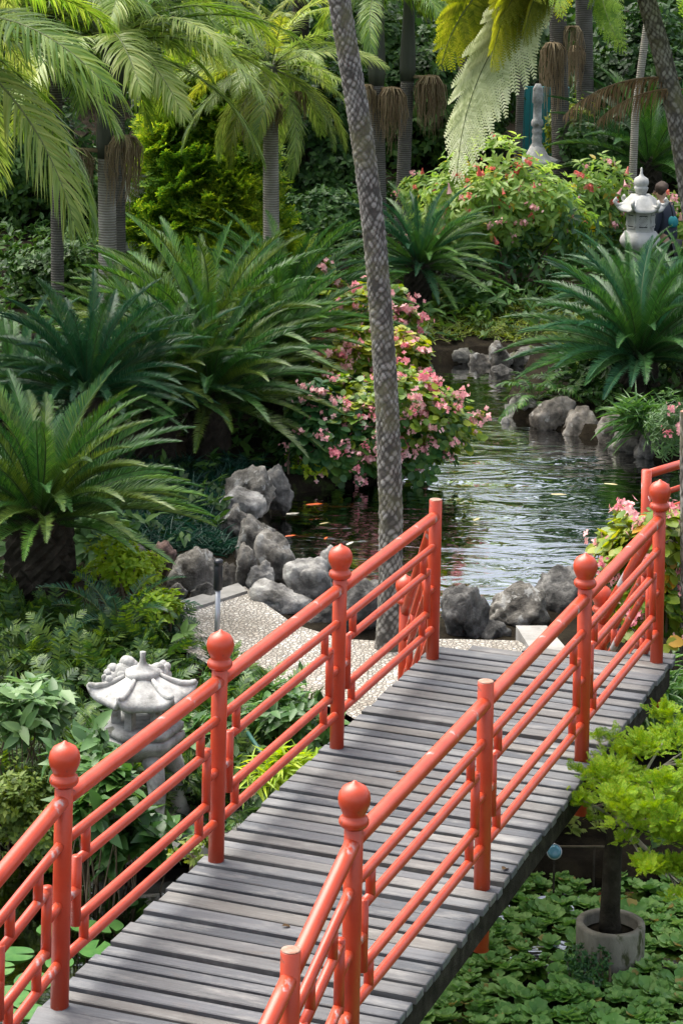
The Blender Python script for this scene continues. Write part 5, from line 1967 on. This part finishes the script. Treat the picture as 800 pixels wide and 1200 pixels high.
# ------------------------------------------------------------------ stone lanterns
def hex_r(a, n=6, rot=0.0):
    a = (a - rot) % (2 * math.pi / n) - math.pi / n
    return math.cos(math.pi / n) / math.cos(a)


def roof_shape(Rr, lift, rot=0.0, rib=.02):
    def f(a, r, z):
        k = r / Rr
        h = hex_r(a, 6, rot)                 # 1 at corners, .866 at mid sides
        corner = (h - .866) / .134
        rr = r * (h * k + (1 - k) * 1.0)
        # bulging panels between the ribs at the corners
        ribz = rib * math.exp(-((1 - corner) / .18) ** 2) * min(1, k * 1.6)
        bulge = .025 * (1 - corner) * math.sin(math.pi * min(1, k))
        return rr * (1 + .1 * corner * k * k), z + lift * corner ** 2 * max(0, k) ** 4 + ribz + bulge
    return f


LB = atz(228, 952, -.9)
LB = Vector((atd(166, 850, 14.4).x, 14.4, gz(atd(166, 850, 14.4).x, 14.4)))
ltop = atd(176, 768, 14.4).z
lan = thing('stone_lantern', 'mottled grey stone lantern with a broad curling roof, on curved legs', 'lantern', LB, .15)
H = ltop - LB.z
zr = atd(166, 817, 14.4).z - LB.z            # roof eave level
RR = .296
f = roof_shape(RR, .04, 0)
g = G()
g.lathe([(RR * .3, zr - .02), (RR * .93, zr - .035), (RR * .985, zr - .02), (RR, zr + .0), (RR * .97, zr + .014), (RR * .85, zr + .022), (RR * .7, zr + .036), (RR * .52, zr + .06), (RR * .34, zr + .09),
         (RR * .2, zr + .108), (.02, zr + .112)], 96, f=f)
g.build('roof', M['stone'], lan)
# curled ends on the six ridges
for i in range(6):
    a = i * math.pi / 3
    g = G()
    d = Vector((math.cos(a), math.sin(a), 0))
    pts = [d * (RR * k) + Vector((0, 0, zz)) for k, zz in ((.35, zr + .108), (.55, zr + .076), (.75, zr + .056), (.92, zr + .052), (1.02, zr + .06), (1.06, zr + .07))]
    g.tube(pts, [.012, .017, .019, .019, .017, .01], 9)
    g.build('ridge', M['stone'], lan)
# finial: flat disc with a short neck, and two lumpy carvings behind it
zt = zr + .105
G().lathe([(.085, zt - .01), (.1, zt + .005), (.1, zt + .025), (.08, zt + .04), (.04, zt + .055), (.02, zt + .08), (.015, zt + .11), (.018, H)], 30).build('finial', M['stone'], lan)
for i, (dx, dy, s) in enumerate(((-.1, .1, .125), (.1, .11, .11), (-.185, .05, .08))):
    g = G()
    rr_ = np.random.default_rng(300 + i)
    for q in range(16):
        dv = unit(rr_.normal(size=3)) * [.55, .5, .4]
        cs = s * rr_.uniform(.2, .34)
        g.lathe([(cs * math.sin(w_), dv[2] * s + s * .35 - cs * math.cos(w_)) for w_ in np.linspace(.02, 3.12, 8)], 10, c=(dv[0] * s, dv[1] * s, 0))
    g.lathe([(s * .6 * math.sin(w_), s * .28 - s * .5 * math.cos(w_)) for w_ in np.linspace(.02, 3.12, 9)], 14)
    g.build('carving', M['stone'], lan, True, (dx, dy, zt - .05))
# light chamber with six posts, then platform, then legs
zc = zr - .16
G().lathe([(.2, zc - .06), (.235, zc - .045), (.235, zc - .01), (.2, zc), (.001, zc + .002)], 48, f=lambda a, r, z: (r * hex_r(a) / .95, z)).build('chamber_floor', M['stone'], lan)
for i in range(6):
    a = i * math.pi / 3
    p = Vector((.15 * math.cos(a), .15 * math.sin(a), 0))
    g = G()
    g.box((-.028, -.022, zc - .003), (.028, .022, zr - .018), Matrix.Translation(p) @ Matrix.Rotation(a, 4, 'Z'), bev=.005)
    g.build('chamber_post', M['stone'], lan, False)
G().lathe([(.10, zc - .2), (.15, zc - .19), (.2, zc - .14), (.245, zc - .1), (.24, zc - .062), (.1, zc - .061)], 48, f=lambda a, r, z: (r * hex_r(a) / .95, z)).build('platform', M['stone'], lan)
for i in range(4):
    a = i * math.pi / 2 + .35
    d = Vector((math.cos(a), math.sin(a), 0))
    pts = [d * .1 + Vector((0, 0, zc - .17)), d * .19 + Vector((0, 0, zc - .2)), d * .24 + Vector((0, 0, (zc - .2) * .6)), d * .235 + Vector((0, 0, (zc - .2) * .3)), d * .26 + Vector((0, 0, .03)), d * .28 + Vector((0, 0, .0))]
    G().tube(pts, [.05, .06, .052, .045, .045, .05], 10).build('leg', M['stone'], lan)
sb = thing('stone_slab', 'flat grey stone slab beneath the curved legs of the near lantern', 'slab', (LB.x + .22, LB.y, LB.z - .05), .3)
G().box((-.42, -.4, 0), (.42, .4, .07), bev=.012).build('slab', M['concrete'], sb, False)
lan.location.z += .02

# the pale lantern on the right bank
d2 = 31.0
ct = atd(751, 205, d2)
zb = gz(ct.x, ct.y)
lan2 = thing('stone_lantern', 'white stone lantern with a ball finial and lattice window in front of the visitor', 'lantern', (ct.x, ct.y, zb), .1)
kz = d2 / F


def zz_(py):
    return atd(751, py, d2).z - zb


G().lathe([(.001, zz_(196)), (.012, zz_(197)), (.016, zz_(203)), (.03, zz_(206)), (.082, zz_(209)), (.096, zz_(213)), (.09, zz_(216)), (.075, zz_(218)), (.088, zz_(219)), (.09, zz_(221)),
           (.07, zz_(225)), (.06, zz_(228))][::-1], 28).build('finial', M['stone_pale'], lan2)
R2 = 28 * kz
ze = zz_(246)
f = roof_shape(R2, .06, 0, .012)
G().lathe([(R2 * .4, ze - .02), (R2 * .95, ze - .02), (R2, ze + .005), (R2 * .9, ze + .03), (R2 * .72, ze + .07), (R2 * .6, ze + .13), (R2 * .45, zz_(230)), (.02, zz_(228))], 96, f=f).build('roof', M['stone_pale'], lan2)
for i in range(6):
    a = i * math.pi / 3
    d = Vector((math.cos(a), math.sin(a), 0))
    pts = [d * (R2 * k) + Vector((0, 0, q)) for k, q in ((.7, ze + .08), (.9, ze + .06), (1.05, ze + .07), (1.12, ze + .11), (1.06, ze + .14), (1.0, ze + .11))]
    G().tube(pts, [.014, .022, .026, .026, .024, .018], 9).build('roof_curl', M['stone_pale'], lan2)
rc = 15.5 * kz
zc0, zc1 = zz_(272), ze - .018
G().lathe([(rc * .98, zc0), (rc, zc0 + .01), (rc, zc1 - .01), (rc * .98, zc1)], 48, f=lambda a, r, z: (r * hex_r(a) / .95, z)).build('light_chamber', M['stone_pale'], lan2, False)
for i in range(6):
    a = i * math.pi / 3 + math.pi / 6
    Mx = Matrix.Rotation(a, 4, 'Z') @ Matrix.Translation((rc * .912, 0, (zc0 + zc1) / 2 + .02))
    g = G().box((-.004, -.055, -.08), (.006, .055, .08), Mx)
    win = g.build('window', M['black_metal'], lan2, False)
    g = G()
    for k in range(-3, 4):
        for s in (-1, 1):
            x0, x1 = k * .03 - s * .05, k * .03 + s * .05
            ya, yb = max(-.055, min(.055, x0)), max(-.055, min(.055, x1))
            g.box((.0065, -.005, -.075), (.012, .005, .075), Mx @ Matrix.Translation((0, k * .018, 0)) @ Matrix.Rotation(s * .6, 4, 'X'))
    g.box((.006, -.065, -.09), (.016, -.053, .09), Mx)
    g.box((.006, .053, -.09), (.016, .065, .09), Mx)
    g.box((.006, -.065, .078), (.0165, .065, .092), Mx)
    g.box((.006, -.065, -.092), (.0165, .065, -.078), Mx)
    g.build('lattice', M['stone_pale'], win, False)
zf = zz_(284)
G().lathe([(.1, zf - .12), (.16, zf - .1), (.235, zf - .03), (.25, zf + .02), (.235, zf + .07), (.19, zc0 + .01), (.1, zc0 + .012)], 48, f=lambda a, r, z: (r * (1 + .05 * math.cos(6 * a)), z)).build('lotus_platform', M['stone_pale'], lan2)
G().lathe([(.24, -.05), (.24, .05), (.15, .1), (.11, .16), (.1, zf - .11)], 30).build('pedestal', M['stone_pale'], lan2)

# the grey pagoda-topped lantern far back
d3 = 36.5
ct = atd(628, 200, d3)
zb = gz(ct.x, ct.y)
lan3 = thing('pagoda_lantern', 'grey pagoda lantern with a ringed spire between the back palm trunks', 'lantern', (ct.x, ct.y, zb))
k3 = d3 / F


def z3(py):
    return atd(628, py, d3).z - zb


prof = [(3, 98), (6, 104), (6.5, 120), (5, 122), (5, 139), (6, 140), (7.2, 143), (7.2, 147), (5.2, 149), (5.6, 152), (6.4, 154), (5.4, 157), (5.6, 160), (6.6, 162), (5.6, 165), (6, 168), (7, 170), (8, 174)]
G().lathe([(rr * k3, z3(py)) for rr, py in prof][::-1], 24).build('spire', M['stone'], lan3)
ze = z3(192)
f = roof_shape(26 * k3, .05, 0, .01)
Rr = 26 * k3
G().lathe([(Rr * .4, ze - .02), (Rr, ze), (Rr * .8, ze + .05), (Rr * .5, ze + .12), (Rr * .3, z3(172))], 72, f=f).build('roof', M['stone_pale'], lan3)
G().lathe([(.13, 0.0), (.13, ze * .3), (.18, ze * .32), (.18, ze - .018)], 36, f=lambda a, r, z: (r * hex_r(a), z)).build('body', M['stone'], lan3, False)

# ------------------------------------------------------------------ bollard, fence, wall, pipe, lamp, stake, grey post
b = atz(254, 762, ZG)
bo_ = thing('path_bollard', 'short grey pole with a black grip-like top beside the pebble path', 'bollard', b)
ztop = atd(252, 655, b.y).z - b.z
zm = atd(252, 690, b.y).z - b.z
kb = b.y / F
G().lathe([(3.2 * kb, -.1), (3.2 * kb, zm + .01)], 16).build('pole', M['grey_metal'], bo_)
G().lathe([(4.6 * kb, zm - .005), (5.2 * kb, zm), (5.2 * kb, ztop - .05), (4.4 * kb, ztop - .035), (5.4 * kb, ztop - .03), (5.4 * kb, ztop - .008), (3 * kb, ztop)], 20).build('top', M['black_metal'], bo_)

p = atz(799, 735, -.62)
gp_ = scaly('grey_trunk', 'grey upright trunk cut by the right edge above the end post', [(805, 735), (804, 640), (803, 560), (803, 482)], 16.4, .04, 'palm_scar', 77, nd=8, row=.05, cat='trunk', fine=28, dep=.04)
zt = atd(803, 484, 16.4)
G().lathe([(.039, 0), (.036, .012), (.02, .02)], 18).build('cut_top', M['worn_cap'], gp_, True, zt - gp_.location)

c0 = atd(608, 168, 38.5)
c1 = atd(662, 168, 38.5)
fn = thing('turquoise_fence', 'turquoise board fence glimpsed between the back palm trunks', 'fence', (c0.x, c0.y, gz(c0.x, c0.y)))
top = atd(628, 102, 38.5).z - fn.location.z
n = 9
g = G()
for i in range(n):
    x = (c1.x - c0.x) * i / n
    g.box((x, 0, .05), (x + (c1.x - c0.x) / n - .008, .025, top + .01 * math.sin(i * 7)), bev=.003)
g.build('board_panel', M['turquoise'], fn, False)
for x in (0, (c1.x - c0.x) / 2, c1.x - c0.x):
    G().box((x - .05, .03, -.1), (x + .05, .13, top)).build('post', M['turquoise'], fn, False)

cw = atd(118, 275, 31.3)
wl = thing('garden_wall', 'piece of white plastered wall showing between the left palm trunks and the conifer', 'wall', (cw.x, cw.y, gz(cw.x, cw.y)))
tw = atd(150, 208, 31.3).z - wl.location.z
G().box((0, 0, -.2), (.56, .22, tw)).build('wall_face', M['white_wall'], wl, False)
G().box((-.05, -.04, tw + .002), (.6, .26, tw + .06), bev=.01).build('coping', M['stone_pale'], wl, False)

pa, pb = atd(585, 989, 13.9), atd(708, 992, 13.9)
pipe = thing('thin_pipe', 'thin pale pipe running level under the lime conifer', 'pipe', pa)
v = pb - pa
G().tube([Vector(), v * .5 + Vector((0, 0, -.006)), v], .006, 8).build('pipe', M['stem'], pipe)
for s in (.12, .9):
    q = v * s
    zb = gz(pa.x + q.x, pa.y + q.y) - pa.z
    G().tube([Vector((q.x, q.y, zb - .05)), Vector((q.x, q.y, -.004))], .006, 8).build('stand', M['bark_dark'], pipe)
lp_ = atd(649, 998, 13.75)
lamp = thing('garden_spotlight', 'small round glass-fronted garden spotlight on the thin pipe', 'spotlight', lp_)
dirc = (Vector((0, 0, CH)) - lp_).normalized()
rot = dirc.to_track_quat('Z', 'Y').to_matrix().to_4x4()
kk = lp_.y / F
gl = newmat('blue_glass')
pr = N(gl[1], 'ShaderNodeBsdfPrincipled')
pr.inputs['Base Color'].default_value = (.1, .25, .33, 1)
pr.inputs['Roughness'].default_value = .08
ou = N(gl[1], 'ShaderNodeOutputMaterial')
gl[1].links.new(pr.outputs[0], ou.inputs[0])
M['blue_glass'] = gl[0]
hb = G()
hb.lathe([(4 * kk, -.05), (7.5 * kk, -.02), (9 * kk, .0), (9 * kk, .008), (8 * kk, .009)], 24)
h2 = G().join(hb, rot)
h2.build('housing', M['grey_metal'], lamp)
h3 = G().lathe([(7.9 * kk, .0095), (5 * kk, .014), (.001, .016)], 24)
G().join(h3, rot).build('lens', M['blue_glass'], lamp)
G().tube([(0, 0, 0), (0, .0, gz(lp_.x, lp_.y) - lp_.z - .03)], .006, 8).build('stake', M['bark_dark'], lamp)

s0, s1 = atd(281, 845, 15.0), atd(322, 905, 14.3)
stk = thing('green_pole', 'thin dark green pole leaning behind the second railing panel', 'pole', s1)
G().tube([Vector((0, 0, 0)), (s0 - s1) * .5, s0 - s1], .012, 10).build('pole', M['green_metal'], stk)
G().lathe([(.0125, -.004), (.013, .02), (.0125, .04)], 10).build('ferrule', M['grey_metal'], stk, True, (0, 0, -.02))

# a few dry leaves lying on the boards
leafm = G()
LV = leaf_tpl(.5, .12, .25)
leafm.add(LV[0], LV[1], LV[2])
leafm = leafm.mesh('fallen_leaf', M['dead_leaf'])
for px, py, s, rz, where_ in ((588, 1019, .06, 1.0, 'beside the foot of the capless middle post'), (470, 905, .045, 2.2, 'in the middle of its far half'),
                              (330, 1085, .05, .3, 'left of the nearest right-hand finial'), (300, 930, .04, 4.0, 'near the left edge between two finial posts')):
    p = atz(px, py, .012)
    tag(put('fallen_leaf', leafm, None, p, (.1, .05, rz), s), 'dry brown leaf on the deck ' + where_, 'leaf')

# ------------------------------------------------------------------ koi
def koi(px, py, ln, rz, cols, label, z=ZP - .03):
    ln *= .8
    p = atz(px, py, z)
    p.z = ZP - .085 * ln
    m, nt = newmat('koi_skin')
    tc = N(nt, 'ShaderNodeTexCoord')
    nz = N(nt, 'ShaderNodeTexNoise', i_Scale=5.0, i_Detail=2.0)
    nt.links.new(tc.outputs['Object'], nz.inputs['Vector'])
    rp = ramp(nt, [(.46, cols[0]), (.52, cols[1])])
    nt.links.new(nz.outputs['Fac'], rp.inputs[0])
    pr = N(nt, 'ShaderNodeBsdfPrincipled')
    pr.inputs['Roughness'].default_value = .3
    nt.links.new(rp.outputs[0], pr.inputs['Base Color'])
    ou = N(nt, 'ShaderNodeOutputMaterial')
    nt.links.new(pr.outputs[0], ou.inputs[0])
    g = G()
    xs_ = np.linspace(0, 1, 16)
    wd = np.interp(xs_, [0, .05, .2, .4, .7, .9, 1], [.012, .045, .085, .09, .05, .022, .016])
    th = np.linspace(0, 2 * np.pi, 12, endpoint=False)
    v = [(x - .45, w_ * math.cos(t) + .05 * math.sin(3 * x), 1.15 * w_ * math.sin(t)) for x, w_ in zip(xs_, wd) for t in th]
    q = [(i * 12 + j, (i + 1) * 12 + j, (i + 1) * 12 + (j + 1) % 12, i * 12 + (j + 1) % 12) for i in range(15) for j in range(12)]
    g.add(np.array(v) * ln, q)
    o = g.build('koi', m, None, True, p)
    o.rotation_euler = (0, 0, rz)
    t = G()
    yb = .05 * math.sin(3)
    t.add(np.array([(.54, yb, 0), (.7, yb + .1, .05), (.66, yb + .01, 0), (.7, yb - .09, .03), (.54, yb, .015)]) * ln, [(0, 1, 2, 4)], [(0, 4, 3), (4, 2, 3)])
    t.build('tail_fin', m, o)
    for s in (-1, 1):
        t = G()
        t.add(np.array([(-.22, s * .075, -.02), (-.1, s * .17, -.03), (-.05, s * .15, -.03), (-.14, s * .08, -.02)]) * ln, [(0, 1, 2, 3)])
        t.build('side_fin', m, o)
    return tag(o, label, 'fish', 'koi in the pond')


W_, O_, Y_, B_ = (.62, .56, .46), (.72, .12, .012), (.42, .35, .15), (.05, .05, .045)
koi(375, 595, .55, .25, (O_, O_), 'long orange koi nearest the dark boulders at the left of the pond')
koi(348, 606, .42, .2, (W_, O_), 'white and orange koi just in front of the long orange one')
koi(384, 634, .26, 1.2, (O_, W_), 'small orange koi close to the blocky boulder')
koi(414, 640, .4, 1.0, (W_, W_), 'white koi between the pale boulders and the scaly palm')
koi(384, 617, .34, .6, (Y_, W_), 'pale cream koi beside the small orange one')
koi(660, 584, .5, -.1, (Y_, (.4, .35, .16)), 'long yellowish koi in the dark water left of the right end finial')
koi(720, 572, .45, -.35, (Y_, (.35, .32, .16)), 'faint yellowish koi further back near the right bank')
koi(345, 632, .36, .4, (O_, B_), 'dark orange koi nearest the tall rock pile at the left end of the pond')
koi(562, 612, .36, .9, (Y_, (.3, .28, .15)), 'dull koi in the rippled middle of the pond')

# ------------------------------------------------------------------ the visitor behind the white lantern
pd = 33.2
head = atd(775, 229, pd)
PX, PYY = head.x, pd
pz = gz(PX, PYY)
Hh = head.z + .11 - pz


def skin_obj(name, verts, edges, radii, mat, parent, sub=2, loc=None):
    me = bpy.data.meshes.new(name)
    me.from_pydata(verts, edges, [])
    o = put(name, me, parent, loc)
    sm = o.modifiers.new('skin', 'SKIN')
    for v, rd in zip(me.skin_vertices[0].data, radii):
        v.radius = rd if isinstance(rd, tuple) else (rd, rd)
    me.skin_vertices[0].data[0].use_root = True
    ss = o.modifiers.new('sub', 'SUBSURF')
    ss.levels = ss.render_levels = sub
    me.materials.append(mat)
    sm.use_smooth_shade = True
    return o


def flat_mat(name, col, rough=.8):
    m, nt = newmat(name)
    pr = N(nt, 'ShaderNodeBsdfPrincipled')
    pr.inputs['Base Color'].default_value = (*col, 1)
    pr.inputs['Roughness'].default_value = rough
    ou = N(nt, 'ShaderNodeOutputMaterial')
    nt.links.new(pr.outputs[0], ou.inputs[0])
    return m


k = Hh / 1.65
# pelvis, spine, neck, head; stooped forward (towards -x, away from the eye)
Vv = [(0, 0, .88), (-.02, .01, 1.08), (-.05, .02, 1.28), (-.08, .03, 1.4), (-.1, .035, 1.47), (-.12, .04, 1.555), (-.125, .04, 1.62),
      (-.06, -.17, 1.36), (-.1, -.2, 1.1), (-.2, -.13, .95), (-.25, -.1, .93), (-.07, .2, 1.36), (-.12, .23, 1.1), (-.24, .16, .97), (-.29, .13, .95),
      (.0, -.1, .82), (-.03, -.11, .47), (.02, -.11, .08), (-.1, -.12, .04), (.0, .1, .82), (-.03, .11, .47), (.02, .11, .08), (-.1, .12, .04)]
Ed = [(0, 1), (1, 2), (2, 3), (3, 4), (4, 5), (5, 6), (2, 7), (7, 8), (8, 9), (9, 10), (2, 11), (11, 12), (12, 13), (13, 14), (0, 15), (15, 16), (16, 17), (17, 18), (0, 19), (19, 20), (20, 21), (21, 22)]
Rd = [(.13, .15), .125, .14, .075, .052, .085, .07, .06, .042, .034, .03, .06, .042, .034, .03, .085, .058, .04, .035, .085, .058, .04, .035]
skin_m = flat_mat('skin_tone', (.42, .25, .17), .6)
navy = flat_mat('navy_cloth', (.012, .017, .032))
dark = flat_mat('dark_trousers', (.015, .015, .018))
hair = flat_mat('brown_hair', (.05, .03, .02))
person = skin_obj('person', [(a * k, b * k, c * k) for a, b, c in Vv], Ed, [tuple(q * k for q in rd) if isinstance(rd, tuple) else rd * k for rd in Rd], skin_m, None, 2, (PX + .08, PYY, pz))
person.rotation_euler = (0, 0, -.5)
tag(person, 'visitor in a dark navy jacket bending beside the white lantern', 'person')
jv = [Vv[0], Vv[1], Vv[2], Vv[3], Vv[7], Vv[8], Vv[9], Vv[11], Vv[12], Vv[13]]
skin_obj('jacket', [(a * k, b * k, c * k) for a, b, c in jv], [(0, 1), (1, 2), (2, 3), (2, 4), (4, 5), (5, 6), (2, 7), (7, 8), (8, 9)],
         [tuple(q * k for q in rd) if isinstance(rd, tuple) else rd * k for rd in ((.165, .185), .155, .17, .075, .08, .06, .048, .08, .06, .048)], navy, person)
tv = [Vv[0], Vv[15], Vv[16], Vv[17], Vv[19], Vv[20], Vv[21]]
skin_obj('trousers', [(a * k, b * k, c * k) for a, b, c in tv], [(0, 1), (1, 2), (2, 3), (0, 4), (4, 5), (5, 6)], [q * k for q in (.15, .11, .08, .06, .11, .08, .06)], dark, person)
hm = rock_mesh('hair', (.2 * k, .19 * k, .19 * k), hair, 5, planes=40, sub=3)
put('hair', hm, person, (-.1 * k, .035 * k, 1.53 * k))
for s in (-1, 1):
    G().lathe([(.001, -.012), (.011, -.006), (.012, .004), (.001, .011)], 10).build('eye', M['black_metal'], person, True, (-.205 * k, .04 * k + s * .033 * k, 1.575 * k))
G().tube([(-.2 * k, .04 * k, 1.575 * k), (-.228 * k, .04 * k, 1.54 * k), (-.205 * k, .04 * k, 1.53 * k)], [.009, .014, .012], 8).build('nose', skin_m, person)
bp_ = atd(788, 260, pd - .1)
bag = thing('turquoise_bag', 'small round turquoise bag at the hip of the navy-jacketed visitor', 'bag', bp_)
G().lathe([(.001, -.035), (.06, -.03), (.08, 0), (.06, .03), (.001, .035)], 24).build('pouch', M['turquoise'], bag).rotation_euler = (R(80), 0, R(20))
G().tube([(0, 0, .07), (-.03, .0, .2), (-.1, 0, .33)], .009, 8).build('strap', flat_mat('strap_cloth', (.02, .02, .025)), bag)
